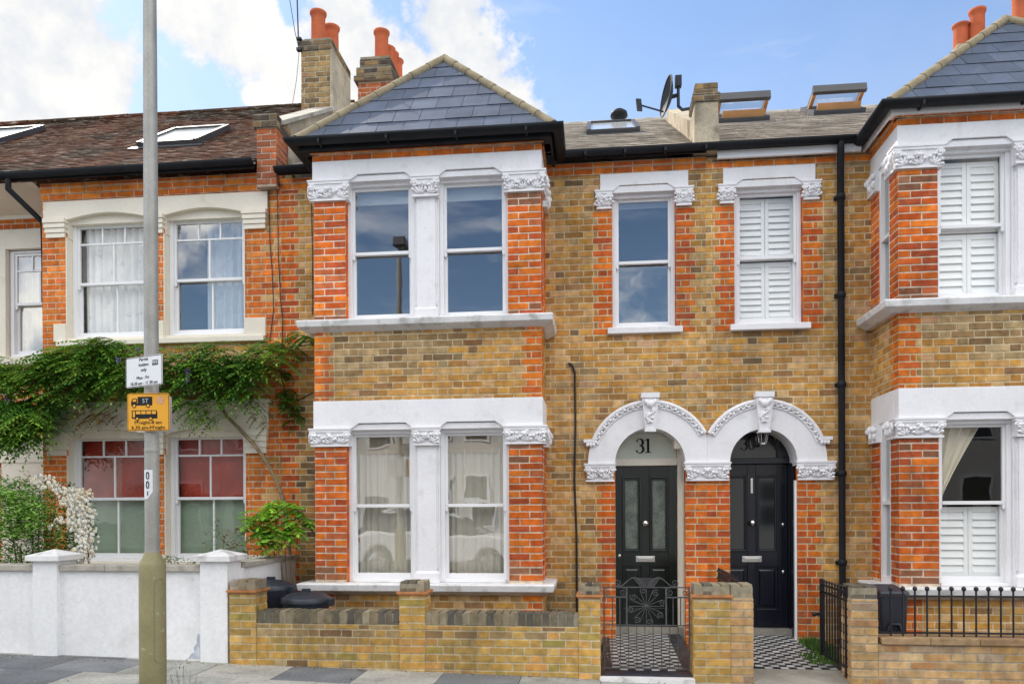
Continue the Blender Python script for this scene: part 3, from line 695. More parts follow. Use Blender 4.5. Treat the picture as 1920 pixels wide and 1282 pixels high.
def room_box(parent, x0, x1, z0, z1, y0=9.32, y1=11.6):
    m = MB(); p = [(x0, y0, z0), (x1, y0, z0), (x1, y1, z0), (x0, y1, z0), (x0, y0, z1), (x1, y0, z1), (x1, y1, z1), (x0, y1, z1)]
    m.add(p, ((0, 1, 2, 3), (4, 7, 6, 5), (0, 3, 7, 4), (1, 5, 6, 2), (3, 2, 6, 7))); return m

def shell(house, x0, x1, zr, mat, zf=0.0, ry=12.9, back=17.0):
    """rear and party walls and the rear roof slope"""
    m = MB(); m.box(x0, x1, back, back + .2, -.3, 5.7, 0, (.35, .25, .12))
    m.build('rear_wall', MT['brick'], house)
def flank(house, x, z1=5.7, y0=9.16):
    m = MB(); m.box(x - .05, x + .05, y0, 17.0, -.3, z1, 0, (.35, .25, .12)); m.build('party_wall', MT['brick'], house)

def main_roof(house, x0, x1, yg, zg, yr, zr, w, gauge, pal, mat, ridge_mat, lift=.012, jit=.004, yb=17.2):
    m = MB(); sd = Vector((0, yr - yg, zr - zg)); sl = sd.length
    m.quad((x0, yg, zg - .01), (x1, yg, zg - .01), (x1, yr, zr - .01), (x0, yr, zr - .01), 0, pal[0])
    slates(m, (x0, yg, zg), (1, 0, 0), sd, lambda v: 0, lambda v: x1 - x0, sl, gauge, w, pal, lift=lift, jit=jit)
    m.quad((x0, yr, zr - .01), (x1, yr, zr - .01), (x1, yb, zg), (x0, yb, zg), 0, pal[0])
    o = m.build('main_roof', MT[mat], house)
    r_ = MB(); n = max(2, int((x1 - x0) / .45))
    for i in range(n): r_.tube([(x0 + (x1 - x0) * i / n, yr, zr - .01), (x0 + (x1 - x0) * (i + .97) / n, yr, zr - .01 + R.uniform(-.006, .006))], .06, 8, 0, pal[1])
    r_.build('ridge_tile', MT[ridge_mat], o)
    return o
def stack(house, x0, x1, y0, y1, z0, z1, pots, pal, corbel=(), cement_side=False, pot_r=.105, zbody=None):
    m = MB(); ztop = z1; z1 = zbody or z1
    if cement_side:
        brick_block(m, x0, x1 - .02, y0, y1, z0, z1, pal, 'flem', 'FLB')
    else: brick_block(m, x0, x1, y0, y1, z0, z1, pal, 'flem', 'FLRB')
    for (za, zb, e) in corbel: brick_block(m, x0 - e, x1 + e * .6, y0 - e, y1 + e, za, zb, 'dark', 'run', 'FLRB')
    z1 = ztop; m.box(x0 + .03, x1 - .03, y0 + .03, y1 - .03, z1, z1 + .04, 0, (.28, .24, .17))
    st = m.build('chimney_stack', MT['brick'], house)
    if cement_side:
        c = MB(); c.hexa([(x1 - .018, y0 - .012, z0), (x1 + .02, y0 - .012, z0), (x1 + .02, y1, z0), (x1 - .018, y1, z0), (x1 - .018, y0 - .012, z1 - .14), (x1 + .02, y0 - .012, z1 - .14), (x1 + .02, y1, z1 - .14), (x1 - .018, y1, z1 - .14)])
        c.build('cement_face', MT['cement'], st)
    for (px, py, h, tilt) in pots:
        p = MB(); r_ = pot_r
        p.lathe((px, py, z1 + .03), [(r_ * 1.02, 0), (r_ * 1.0, h * .3), (r_ * .98, h * .75), (r_ * 1.0, h * .88), (r_ * 1.16, h * .93), (r_ * 1.2, h), (r_ * .98, h), (r_ * .85, h * .6), (r_ * .8, 0.05)], 18)
        p.build('chimney_pot', MT['pot'], st)
    return st
def skylight(parent_house, cx, v0, v1, w, yg, zg, slope, mode='shut'):
    """roof window on the front slope; v = horizontal distance from the eave"""
    s = math.hypot(1, slope); sd = Vector((0, 1, slope)) / s; nd = Vector((0, -slope, 1)) / s
    def P(u, v, n): p = Vector((cx + u, yg + v, zg + slope * v)) + nd * n; return tuple(p)
    h = w / 2; m = MB()
    def bar(ua, ub, va, vb, n0, n1): m.hexa([P(ua, va, n0), P(ub, va, n0), P(ub, vb, n0), P(ua, vb, n0), P(ua, va, n1), P(ub, va, n1), P(ub, vb, n1), P(ua, vb, n1)])
    t = .06
    bar(-h, -h + t, v0, v1, 0, .085); bar(h - t, h, v0, v1, 0, .085); bar(-h + t, h - t, v0, v0 + t, 0, .075); bar(-h + t, h - t, v1 - t, v1, 0, .09)
    bar(-h - .08, h + .08, v0 - .10, v0 - .002, .004, .022)
    o = m.build('skylight', MT['alu'], parent_house)
    g = MB()
    if mode == 'shut':
        g.quad(P(-h + t, v0 + t, .06), P(h - t, v0 + t, .06), P(h - t, v1 - t, .06), P(-h + t, v1 - t, .06)); g.build('pane', MT['skypane'], o)
    else:                                   # centre-pivot sash swung open: its lower edge lifts out over the roof
        vm = (v0 + v1) / 2; hl = (v1 - v0) / 2 * s - .05; ang = math.atan(slope) - math.radians(mode)
        C_ = Vector((cx, yg + vm, zg + slope * vm)) + nd * .06
        sd2 = Vector((0, math.cos(ang), math.sin(ang))); nd2 = Vector((0, -math.sin(ang), math.cos(ang)))
        def Q(u, v, n): return tuple(C_ + Vector((u, 0, 0)) + sd2 * v + nd2 * n)
        f = MB()
        for mt_, n0, n1 in ((0, .012, .06), (1, -.03, .012)):
            for ua, ub, va, vb in ((-h, -h + .05, -hl, hl), (h - .05, h, -hl, hl), (-h + .05, h - .05, -hl, -hl + .05), (-h + .05, h - .05, hl - .05, hl)):
                f.hexa([Q(ua, va, n0), Q(ub, va, n0), Q(ub, vb, n0), Q(ua, vb, n0), Q(ua, va, n1), Q(ub, va, n1), Q(ub, vb, n1), Q(ua, vb, n1)], mt_)
        f.hexa([Q(-h - .012, -hl - .03, -.05), Q(h + .012, -hl - .03, -.05), Q(h + .012, -hl + .035, -.05), Q(-h - .012, -hl + .035, -.05), Q(-h - .012, -hl - .03, .065), Q(h + .012, -hl - .03, .065), Q(h + .012, -hl + .035, .065), Q(-h - .012, -hl + .035, .065)], 0)
        f.build('open_sash', [MT['alu'], MT['timber']], o)
        ln = MB(); ln.hexa([P(-h + t, v0 + t, .02), P(h - t, v0 + t, .02), P(h - t, v0 + t + .03, .02), P(-h + t, v0 + t + .03, .02), P(-h + t, v0 + t, .17), P(h - t, v0 + t, .17), P(h - t, v0 + t + .03, .17), P(-h + t, v0 + t + .03, .17)]); ln.build('frame_lining', MT['timber'], o)
        g.quad(Q(-h + .045, -hl + .045, .02), Q(h - .045, -hl + .045, .02), Q(h - .045, hl - .045, .02), Q(-h + .045, hl - .045, .02)); g.build('pane', MT['glass'], o)
        d = MB(); d.quad(P(-h + t, v0 + t, .01), P(h - t, v0 + t, .01), P(h - t, v1 - t, .01), P(-h + t, v1 - t, .01)); d.build('opening', MT['room'], o)
    return o
MT['bluegrey'] = material('old_blue_grey_paint', (.42, .46, .53), .9, var=.3, vscale=14, stain=((.75, .75, .76), 11, .5, .6, .8, .3))
MT['gateiron'] = material('weathered_grey_iron', (.075, .075, .08), .5, var=.3, vscale=12)
MT['hipstone'] = material('mortared_hip_tile', (.27, .225, .15), .95, var=.2, vscale=5, bump=.4, bscale=40, spec=.1, stain=((.15, .13, .09), 8, .55, .75, .6), fine=.1)
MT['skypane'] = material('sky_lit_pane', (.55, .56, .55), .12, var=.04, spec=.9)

YE, ZE, YR, ZR = 8.92, 5.655, 12.9, 7.95
TS = (ZR - ZE) / (YR - YE)

# ------------------------------------------------------------------ house 31
h31 = thing('terraced_house', (-1.2, YW, 0), 'yellow brick terraced house with white square bay and black door numbered 31', 'house', 'terraced houses along the street')
X31L, XP = -3.79, 1.285
w = MB()
A31, A30 = (.640, .40), (1.915, .372)
ZA = 2.075
lay(w, front(0, YW), X31L, XP, -.25, ZE - .08,
    holes=[rect(-3.08, -.61, -9, 5.6), rect(.215, .945, 3.60, 5.22), arch(A31[0], A31[1], ZA, -9)],
    zones=[(X31L, .225, .17, -1, 5.6, 'red'), (.215, -.225, -.165, 3.6, 5.1, 'red'), (.945, .225, .165, 3.6, 5.1, 'red'), (.24, -.22, -.165, -1, 1.95, 'red'), (1.02, .265, .265, -1, 1.95, 'red')],
    palfn=lambda u, v, c: ('tan' if c == 'stock' and u < -3.1 and v < 2.9 and R.random() < .55 else ('sooty' if c == 'stock' and (v < .9 and R.random() < .6 or R.random() < .06) else c)))
for za, zb, pr in ((5.437, 5.513, .02), (5.513, 5.574, .035)):
    lay(w, front(0, YW - pr), -.60, XP, za, zb, pal='bright', bond='run', ph=za); lay(w, front(0, YW - pr), X31L, -3.16, za, zb, pal='bright', bond='run', ph=za)
w.build('front_wall', MT['brick'], h31)
cols31 = [('pier', -3.125, -2.762), ('window', -2.762, -1.99), ('mullion', -1.99, -1.708), ('window', -1.708, -.932), ('pier', -.932, -.568)]
bay_window(h31, -3.125, -.568, 8.38, cols31, [dict(blind=('whiteblind', .13)), dict(blind=('whiteblind', .13))],
           [dict(blind=('blind', .22), glass='bayglass'), dict(blind=('blind', .22), glass='bayglass')], apex=(-1.88, 9.67, 7.27))
def window_dressing(house, xa, xb, la, lb, y, seed):
    """painted lintel, two carved capitals, stepped head and sill round a single window"""
    l = MB(); l.prism(lintel_poly(la, lb, 5.245, 5.435, [(xa + .0, xb - .0)]), y - .025, y + .09); l.build('lintel', MT['white'], house, .004)
    capital(house, la - .055, xa + .012, 5.03, 5.245, y - .05, .12, seed); capital(house, xb - .012, lb + .055, 5.03, 5.245, y - .05, .12, seed + 1)
    hd = MB(); w_ = xb - xa
    for k, (dz, yy) in enumerate(((.036, .0), (.018, .024), (.0, .045))):
        hd.prism([(xa, 5.215 - .004 * k), (xb, 5.215 - .004 * k), (xb - .02, 5.245 + dz * .2), (xb - .02 - w_ * .09, 5.253 + dz), (xa + .02 + w_ * .09, 5.253 + dz), (xa + .02, 5.245 + dz * .2)], y + yy - .012, y + .12)
    hd.box(xa, xb, y + .05, y + .12, 5.17, 5.222)
    hd.build('window_head', MT['white'], house)
    s_ = MB(); s_.box(xa - .055, xb + .07, y - .07, y + .10, 3.57, 3.640); s_.build('sill', MT['white'], house, .006)
window_dressing(h31, .215, .945, .079, 1.088, YW, 40)
sash_window(h31, .217, .943, 3.64, 5.20, YW + .07, 4.43, blind=('whiteblind', .05))
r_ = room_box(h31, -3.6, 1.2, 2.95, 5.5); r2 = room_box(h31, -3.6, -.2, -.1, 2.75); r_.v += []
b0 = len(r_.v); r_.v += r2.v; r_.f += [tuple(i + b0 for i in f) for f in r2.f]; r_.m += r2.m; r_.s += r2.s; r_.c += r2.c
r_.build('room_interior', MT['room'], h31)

def door_arch(house, cx, ri, ro, za, capz, xl, xr, seed):
    """moulded semicircular door head with carved hood and keystone"""
    y = YW - .03; m = MB(); n = 40
    def pt(r, a): return (cx + r * math.cos(a), za + r * math.sin(a))
    inner = [pt(ri, math.pi * (1 - i / n)) for i in range(n + 1)]
    outer = []
    for i in range(n + 1):
        a = math.pi * (1 - i / n); x, z = pt(ro, a); ca = math.cos(a)
        lim = (XP - .001 - cx) if seed == 1 else (cx - XP - .001)
        if (ca if seed == 1 else -ca) * ro > lim: q = lim / abs(ca); x, z = pt(q, a)
        outer.append((x, z))
    vs = []
    for (xi, zi), (xo, zo) in zip(inner, outer):
        vs += [(xi, y, zi), (xo, y, zo), (xo, YW + .05, zo), (xi, YW + .34, zi)]
    fs = []
    for i in range(n):
        b, c = i * 4, (i + 1) * 4
        fs += [(b, c, c + 1, b + 1), (b + 1, c + 1, c + 2, b + 2), (b, b + 3, c + 3, c)]
    m.add(vs, fs, 0, False)
    m.build('door_arch', MT['white'], house)
    hd = MB(); N_ = 64; a0, a1 = math.radians(180 - 20.0), math.radians(20.0)
    if seed == 1: a1 = math.radians(28.5)
    else: a0 = math.radians(180 - 28.5)
    for rad, tr, off in ((ro - .012, .026, -.030), (ro - .075, .013, -.012)):
        hd.tube([(cx + rad * math.cos(a0 + (a1 - a0) * i / N_), y + off * .4, za + rad * math.sin(a0 + (a1 - a0) * i / N_)) for i in range(N_ + 1)], tr, 8)
    nb = 46
    for i in range(nb):
        a = a0 + (a1 - a0) * (i + .5) / nb; rad = ro - .045 + (.010 if i % 2 else -.010)
        hd.ell((cx + rad * math.cos(a), y - .012, za + rad * math.sin(a)), (.030, .022, .014), rot=a + (1.0 if i % 2 else 2.1))
        if i % 3 == 0: hd.ell((cx + (ro - .042) * math.cos(a), y - .022, za + (ro - .042) * math.sin(a)), (.018, .018, .018))
    for s_, ang in ((-1, a0), (1, a1)):     # the hood turns out level at its foot
        if (seed == 1 and s_ > 0) or (seed == 2 and s_ < 0): continue
        x, z = cx + (ro - .04) * math.cos(ang), za + (ro - .04) * math.sin(ang)
        hd.box(min(x, x + s_ * .13), max(x, x + s_ * .13), y - .03, YW + .02, z + .012, z + .05)
        hd.box(min(x, x + s_ * .10), max(x, x + s_ * .10), y - .018, YW + .02, z - .035, z + .012)
        for q in range(3): hd.ell((x + s_ * (.015 + .035 * q), y - .025, z - .015), (.022, .02, .025))
    hd.build('hood_mould', MT['white'], house)
    k = MB(); zt = za + ro + .085; zb = za + ri - .015
    k.hexa([(cx - .055, y - .06, zb), (cx + .055, y - .06, zb), (cx + .055, YW + .1, zb), (cx - .055, YW + .1, zb),
            (cx - .095, y - .075, zt - .06), (cx + .095, y - .075, zt - .06), (cx + .095, YW + .1, zt - .06), (cx - .095, YW + .1, zt - .06)])
    k.box(cx - .105, cx + .105, y - .09, YW + .1, zt - .058, zt)
    k.box(cx - .065, cx + .065, y - .075, YW + .05, zb - .03, zb - .002)
    k.ell((cx, y - .085, zt - .13), (.05, .03, .045)); k.ell((cx - .045, y - .085, zt - .11), (.026, .022, .04), rot=.5); k.ell((cx + .045, y - .085, zt - .11), (.026, .022, .04), rot=-.5)
    k.tube([(cx + .045 * math.sin(i * .75), y - .078, zt - .16 - i * .020) for i in range(10)], .014, 6)
    for q in range(4): k.ell((cx + (-1) ** q * .022, y - .075, zt - .2 - q * .045), (.02, .018, .015))
    k.build('keystone', MT['white'], house)
def jamb_block(house, xa, xb, z0, z1):
    m = MB(); m.box(xa, xb, YW - .03, YW + .30, z0, z1); m.build('springer', MT['white'], house, .003)
# 31: arch, capitals, springers
door_arch(h31, .640, .40, .715, ZA, 0, 0, 0, 1)
capital(h31, -.115, .245, 1.862, ZA, YW - .055, .20, 50)
tag(capital(h31, 1.03, 1.545, 1.862, ZA, YW - .055, .20, 51), 'wide carved capital shared by the two arches')
rd = MB()                                     # recess: plastered right reveal, left reveal, soffit side
rd.box(1.045, 1.075, YW + .02, YW + .40, -.1, 1.86); rd.box(1.035, 1.06, YW + .30, YW + .40, 1.86, 2.6); rd.box(.205, .232, YW + .10, YW + .40, -.1, 1.86)
rd.build('door_reveal', MT['cream'], h31)
YD = YW + .36
df = MB(); zb0, zt0 = .13, 2.062
df.box(.985, 1.045, YD - .06, YD + .06, zb0, 2.60); df.box(.19, .225, YD - .06, YD + .06, zb0, 2.60); df.box(.225, .985, YD - .07, YD + .06, zt0, zt0 + .085)
df.box(.225, .985, YD + .05, YD + .08, zt0 + .085, 2.62); df.build('door_frame', MT['cream'], h31, .004)
d = MB(); xa, xb = .226, .984
def door(parent, xa, xb, z0, z1, y, mat, glassm, stile=.105):
    d = MB(); st = stile; mid = (xa + xb) / 2
    d.box(xa, xa + st, y, y + .05, z0, z1); d.box(xb - st, xb, y, y + .05, z0, z1)
    d.box(mid - .05, mid + .05, y, y + .05, z0, z1)
    for a, b in ((xa + st, mid - .05), (mid + .05, xb - st)):
        d.box(a, b, y, y + .05, z1 - .13, z1); d.box(a, b, y, y + .05, z0 + .72, z0 + .90); d.box(a, b, y, y + .05, z0, z0 + .22)
        for (za, zb) in ((z0 + .22, z0 + .72),):
            d.box(a, b, y + .022, y + .045, za, zb)
            d.hexa([(a + .03, y + .022, za + .03), (b - .03, y + .022, za + .03), (b - .03, y + .022, zb - .03), (a + .03, y + .022, zb - .03),
                    (a + .05, y + .008, za + .05), (b - .05, y + .008, za + .05), (b - .05, y + .008, zb - .05), (a + .05, y + .008, zb - .05)])
        za, zb = z0 + .90, z1 - .13
        for q in (0, 1):                        # bolection moulding round the light
            e = .018 * q
            d.box(a + e, a + e + .018, y - .014 + .008 * q, y + .03, za + e, zb - e); d.box(b - e - .018, b - e, y - .014 + .008 * q, y + .03, za + e, zb - e)
            d.box(a + e + .018, b - e - .018, y - .014 + .008 * q, y + .03, za + e, za + e + .018); d.box(a + e + .018, b - e - .018, y - .014 + .008 * q, y + .03, zb - e - .018, zb - e)
    o = d.build('front_door', MT[mat], parent, .004)
    for a, b in ((xa + st + .036, mid - .086), (mid + .086, xb - st - .036)):
        g = MB(); g.box(a, b, y + .018, y + .024, z0 + .936, z1 - .166); g.build('door_light', MT[glassm], o)
    lb = MB(); lb.box(mid - .115, mid + .115, y - .008, y, z0 + .775, z0 + .845); lb.box(mid - .09, mid + .09, y - .014, y - .008, z0 + .792, z0 + .828); lb.build('letterbox', MT['chrome'], o, .003)
    kn = MB(); kn.lathe((mid, y, z0 + 1.24), [(.016, 0), (.014, -.03), (.036, -.045), (.040, -.06), (.03, -.078), (.001, -.084)], 14, axis='y'); kn.build('door_knob', MT['chrome'], o)
    return o
do31 = door(h31, xa, xb, zb0, zt0, YD, 'doorgreen', 'frost')
m = MB(); m.lathe((xa + .07, YD, .98), [(.02, 0), (.02, -.012), (.001, -.014)], 12, axis='y'); m.build('lock', MT['chrome'], do31)
m = MB(); m.prism([(.45, .715), (.79, .715), (.70, .60), (.54, .60)], YD - .022, YD - .001); m.build('letter_plate_cover', MT['alu'], do31)
fg = MB(); n = 20
fg.add([(.605 + .38 * math.cos(math.pi * i / n), YD + .02, zt0 + .09 + .43 * math.sin(math.pi * i / n)) for i in range(n + 1)], (tuple(range(n + 1)),)); fl31 = fg.build('fanlight', MT['numberglass'], h31)
def numeral(parent, ch, cx, cz, h, y, mat):
    """old-style serif numeral drawn as swelling strokes"""
    m = MB(); s = h / 2
    if ch == '1':
        m.box(cx - .16 * s, cx + .16 * s, y - .004, y, cz - s, cz + s); m.box(cx - .42 * s, cx + .42 * s, y - .0045, y - .0005, cz - s, cz - .88 * s)
        m.prism([(cx - .16 * s, cz + s), (cx - .45 * s, cz + .78 * s), (cx - .45 * s, cz + .70 * s), (cx - .16 * s, cz + .80 * s)], y - .0045, y - .0005)
    else:
        def stroke(pts, wd):
            for (p, q, a, b) in zip(pts, pts[1:], wd, wd[1:]):
                dx, dz = q[0] - p[0], q[1] - p[1]; l = math.hypot(dx, dz) or 1; nx, nz = -dz / l, dx / l
                m.prism([(cx + (p[0] + nx * a) * s, cz + (p[1] + nz * a) * s), (cx + (q[0] + nx * b) * s, cz + (q[1] + nz * b) * s), (cx + (q[0] - nx * b) * s, cz + (q[1] - nz * b) * s), (cx + (p[0] - nx * a) * s, cz + (p[1] - nz * a) * s)], y - .004, y)
        if ch == '3':
            for zc, rz, rx in ((.47, .50, .44), (-.46, .53, .50)):
                A = [math.radians(150 - i * 240 / 18) for i in range(19)] if zc > 0 else [math.radians(90 - i * 245 / 18) for i in range(19)]
                stroke([(rx * math.cos(a), zc + rz * math.sin(a)) for a in A], [.05 + .12 * max(0, math.cos(a)) for a in A])
            m.ell((cx - .36 * s, y - .002, cz + .66 * s), (.12 * s, .003, .12 * s)); m.ell((cx - .40 * s, y - .002, cz - .70 * s), (.13 * s, .003, .13 * s))
        if ch == '0':
            A = [2 * math.pi * i / 28 for i in range(29)]
            stroke([(.50 * math.cos(a), .92 * math.sin(a)) for a in A], [.05 + .12 * abs(math.cos(a)) for a in A])
    return m.build('house_numeral', MT[mat], parent)
numeral(fl31, '3', .545, 2.305, .175, YD + .016, 'ink'); numeral(fl31, '1', .645, 2.305, .17, YD + .016, 'ink')
al = MB(); al.box(.925, 1.03, YW + .05, YD - .06, 2.24, 2.46); al.build('meter_cupboard', MT['cream'], h31, .01)

main_roof(h31, X31L + .1, XP - .02, YE, ZE, YR, ZR, .25, .155, [(.68, .62, .54), (.62, .56, .49), (.74, .67, .59), (.55, .50, .44)], 'roofslate', 'coping', lift=.020, jit=.002)
gt = MB(); gt.trough([(-.40, YE - .045, ZE - .01), (XP + 1.62, YE - .045, ZE - .005)], .062)
for i in range(4): gt.box(-.1 + .45 * i, -.075 + .45 * i, YE - .105, YE, ZE - .075, ZE - .03)
gt.build('gutter', MT['black'], h31); gt = MB(); gt.trough([(-3.79, YE - .045, ZE - .01), (-3.24, YE - .045, ZE - .01)], .062); gt.build('gutter', MT['black'], h31)
for a, b in ((-.42, XP - .001), (-3.79, -3.26)): gt = MB(); gt.box(a, b, YE, YE + .022, ZE - .075, ZE - .005); gt.build('eaves_board', MT['black'], h31)
shell(h31, X31L, XP, ZR, 'brick'); flank(h31, X31L + .05); flank(h31, XP - .06)
skylight(h31, .28, 1.93, 3.3, .74, YE, ZE, TS, 'shut')
v = MB(); v.lathe((.42, 12.55, 7.72), [(.10, 0), (.10, .14), (.14, .15), (.13, .21), (.06, .26), (.001, .265)], 14); v.build('roof_vent', MT['black'], h31)
# party parapet and stacks between the left house and 31
pw = MB()
brick_block(pw, -4.04, -3.80, 8.93, 9.3, 5.45, 6.30, 'umberred', 'run', 'FLR')
brick_block(pw, -4.075, -3.775, 8.90, 9.33, 6.16, 6.31, 'dark', 'run', 'FLR')
pw.build('parapet_pier', MT['brick'], h31)
pc = MB()
pc.hexa([(-4.0, 9.28, 5.6), (-3.80, 9.28, 5.6), (-3.80, 12.4, 5.6), (-4.0, 12.4, 5.6), (-4.0, 9.28, 6.38), (-3.80, 9.28, 6.38), (-3.80, 12.4, 8.28), (-4.0, 12.4, 8.28)])
pc.build('party_parapet', MT['cement'], h31)
pk = MB()
for i in range(4):
    a, b = 9.02 + .47 * i, 9.02 + .47 * (i + .97); z = lambda y: 6.39 + (y - 9.28) * .609
    pk.hexa([(-4.07, a, z(a)), (-3.74, a, z(a)), (-3.74, b, z(b)), (-4.07, b, z(b)), (-4.07, a, z(a) + .055), (-3.74, a, z(a) + .055), (-3.74, b, z(b) + .055), (-4.07, b, z(b) + .055)])
pk.build('coping_stone', MT['coping'], h31)
s1 = stack(h31, -4.265, -3.81, 10.95, 11.78, 6.8, 8.45, [(-4.06, 11.1, .46, 0), (-3.98, 11.46, .46, 0)], 'tan', [(8.30, 8.45, .02)], True, .105)
s2 = stack(h31, -3.86, -3.30, 12.4, 13.35, 7.2, 9.0, [(-3.52, 12.62, .52, 0), (-3.50, 12.92, .42, 0), (-3.49, 13.12, .45, 0), (-3.44, 13.25, .40, 0)], 'umberred', [(8.61, 8.69, .055), (8.69, 8.84, .022), (8.84, 9.0, -.025)], False, .115, 8.61)

# ------------------------------------------------------------------ house 30
h30 = thing('terraced_house', (3.2, YW, 0), 'yellow brick terraced house with navy door numbered 30 and black downpipe', 'house', 'terraced houses along the street')
X30R = 7.2
w = MB()
lay(w, front(0, YW), XP, X30R, -.25, ZE - .08,
    holes=[rect(3.16, 6.35, -9, 5.6), rect(1.605, 2.365, 3.60, 5.22), arch(A30[0], A30[1], ZA, -9)],
    zones=[(1.605, -.225, -.165, 3.6, 5.1, 'red'), (2.365, .225, .165, 3.6, 5.1, 'red'), (2.287, .27, .21, -1, 1.95, 'red'), (1.285, .26, .26, -1, 1.95, 'red')],
    palfn=lambda u, v, c: 'sooty' if c == 'stock' and (v < .9 and R.random() < .5 or R.random() < .07) else c)
lay(w, front(0, YW - .02), XP, 3.12, 5.437, 5.513, pal='bright', bond='run', ph=5.437)
w.build('front_wall', MT['brick'], h30)
cols30 = [('pier', 3.11, 3.495), ('window', 3.495, 4.235), ('mullion', 4.235, 4.515), ('window', 4.515, 5.25), ('mullion', 5.25, 5.53), ('window', 5.53, 6.05), ('pier', 6.05, 6.40)]
shu = [(3.70, 4.38, 7), (4.40, 5.13, 8)]; shg = [(.80, 1.55, 8)]
bay_window(h30, 3.11, 6.40, 8.28, cols30, [dict(shutters=shu, glass='dimglass')] * 3, [dict(shutters=shg, glass='dimglass')] * 3, gut_over=.13, apex=(4.92, 9.80, 7.36), board='gloss')
window_dressing(h30, 1.605, 2.365, 1.479, 2.50, YW, 44)
sash_window(h30, 1.607, 2.363, 3.64, 5.20, YW + .07, 4.43, glass='dimglass', shutters=[(3.70, 4.40, 8), (4.42, 5.14, 8)])
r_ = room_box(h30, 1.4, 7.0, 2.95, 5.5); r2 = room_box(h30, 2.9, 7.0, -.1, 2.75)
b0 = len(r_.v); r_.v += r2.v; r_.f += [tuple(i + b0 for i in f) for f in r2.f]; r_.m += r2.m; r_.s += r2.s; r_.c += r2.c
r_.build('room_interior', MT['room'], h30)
door_arch(h30, 1.915, .372, .700, ZA, 0, 0, 0, 2)
capital(h30, 2.275, 2.70, 1.862, ZA, YW - .055, .20, 53)
rd = MB(); rd.box(2.262, 2.284, YW + .004, YW + .05, -.1, 1.86); rd.build('door_reveal', MT['gloss'], h30)
rd = MB(); rd.box(2.287, 2.315, YW + .051, YW + .42, -.1, 2.5); rd.box(1.36, 1.39, YW + .1, YW + .42, -.1, 2.5); rd.build('door_lining', MT['doornavy'], h30)
YD3 = YW + .38
df = MB(); df.box(2.276, 2.286, YD3 - .06, YD3 + .06, .13, 2.5); df.box(1.40, 1.443, YD3 - .06, YD3 + .06, .13, 2.5); df.box(1.443, 2.276, YD3 - .07, YD3 + .06, 2.07, 2.14); df.box(2.16, 2.276, YD3 - .05, YD3 + .06, 2.14, 2.5); df.build('door_frame', MT['doornavy'], h30, .004)
do30 = door(h30, 1.445, 2.274, .13, 2.068, YD3, 'doornavy', 'darkglass', stile=.110)
for zz in (.79, 1.35):
    m = MB(); m.lathe((2.222, YD3, zz), [(.022, 0), (.022, -.012), (.001, -.014)], 12, axis='y'); m.build('lock', MT['chrome'], do30)
m = MB(); m.box(1.845, 1.875, YD3 - .02, YD3, 1.72, 1.90); m.build('door_knocker', MT['chrome'], do30, .005)
fg = MB(); fg.add([(1.87 + .33 * math.cos(math.pi * i / n), YD3 + .02, 2.14 + .38 * math.sin(math.pi * i / n)) for i in range(n + 1)], (tuple(range(n + 1)),)); fl30 = fg.build('fanlight', MT['darkglass'], h30)
MT['dim'] = material('faint_lettering', (.03, .035, .04), .5, var=0)
numeral(fl30, '3', 1.775, 2.315, .15, YD3 + .016, 'dim'); numeral(fl30, '0', 1.868, 2.315, .15, YD3 + .016, 'dim')
m = MB()
for k in range(6):
    a = k * math.pi / 3; m.tube([(1.955 + .065 * math.cos(a), YW + .2 + .065 * math.sin(a), 2.44), (1.955 + .04 * math.cos(a), YW + .2 + .04 * math.sin(a), 2.30)], .006, 5)
m.lathe((1.955, YW + .2, 2.29), [(.045, 0), (.045, .015)], 12); m.lathe((1.955, YW + .2, 2.43), [(.075, 0), (.07, .02), (.01, .07), (.01, .16)], 12)
m.build('porch_lantern', MT['chrome'], h30)
main_roof(h30, XP + .05, X30R, YE, ZE, YR, ZR, .25, .155, [(.64, .57, .50), (.58, .52, .45), (.70, .63, .55), (.52, .47, .41)], 'roofslate', 'coping', lift=.020, jit=.002)
gt = MB(); gt.trough([(2.9, YE - .045, ZE - .005), (3.05, YE - .045, ZE - .005)], .0635); gt.build('gutter', MT['black'], h30); gt = MB(); gt.box(XP + .12, 2.97, YE, YE + .022, ZE - .055, ZE - .005); gt.build('eaves_board', MT['black'], h30)
fb = MB(); fb.box(XP + .12, 2.97, YE + .0225, YE + .06, 5.516, ZE - .05); fb.build('fascia_board', MT['gloss'], h30)
dpi = MB()
xd = 2.76
dpi.tube([(xd - .03, YE - .045, ZE - .05), (xd - .03, YE - .045, ZE - .14), (xd, YW - .065, ZE - .26), (xd, YW - .065, -.05)], .036, 10)
for z in (5.0, 3.9, 2.9, 1.9, .9): dpi.lathe((xd, YW - .065, z), [(.036, 0), (.046, .004), (.046, .06), (.036, .064)], 12); dpi.box(xd - .06, xd + .06, YW - .04, YW, z + .012, z + .05)
dpi.build('downpipe', MT['black'], h30)
shell(h30, XP, X30R, ZR, 'brick'); flank(h30, X30R)
skylight(h30, 2.17, 2.52, 3.26, .72, YE, ZE, TS, 46)
skylight(h30, 3.63, 2.95, 3.70, .74, YE, ZE, TS, 46)
pp = MB()
pp.hexa([(1.16, 9.3, 5.6), (1.41, 9.3, 5.6), (1.41, 12.4, 5.6), (1.16, 12.4, 5.6), (1.16, 9.3, 6.12), (1.41, 9.3, 6.12), (1.41, 12.4, 7.86), (1.16, 12.4, 7.86)])
pp.build('party_parapet', MT['cement'], h30)
pp = MB(); pp.hexa([(1.14, 8.94, 5.60), (1.43, 8.94, 5.60), (1.43, 9.298, 5.60), (1.14, 9.298, 5.60), (1.155, 8.95, 6.17), (1.415, 8.95, 6.17), (1.415, 9.298, 6.17), (1.155, 9.298, 6.17)])
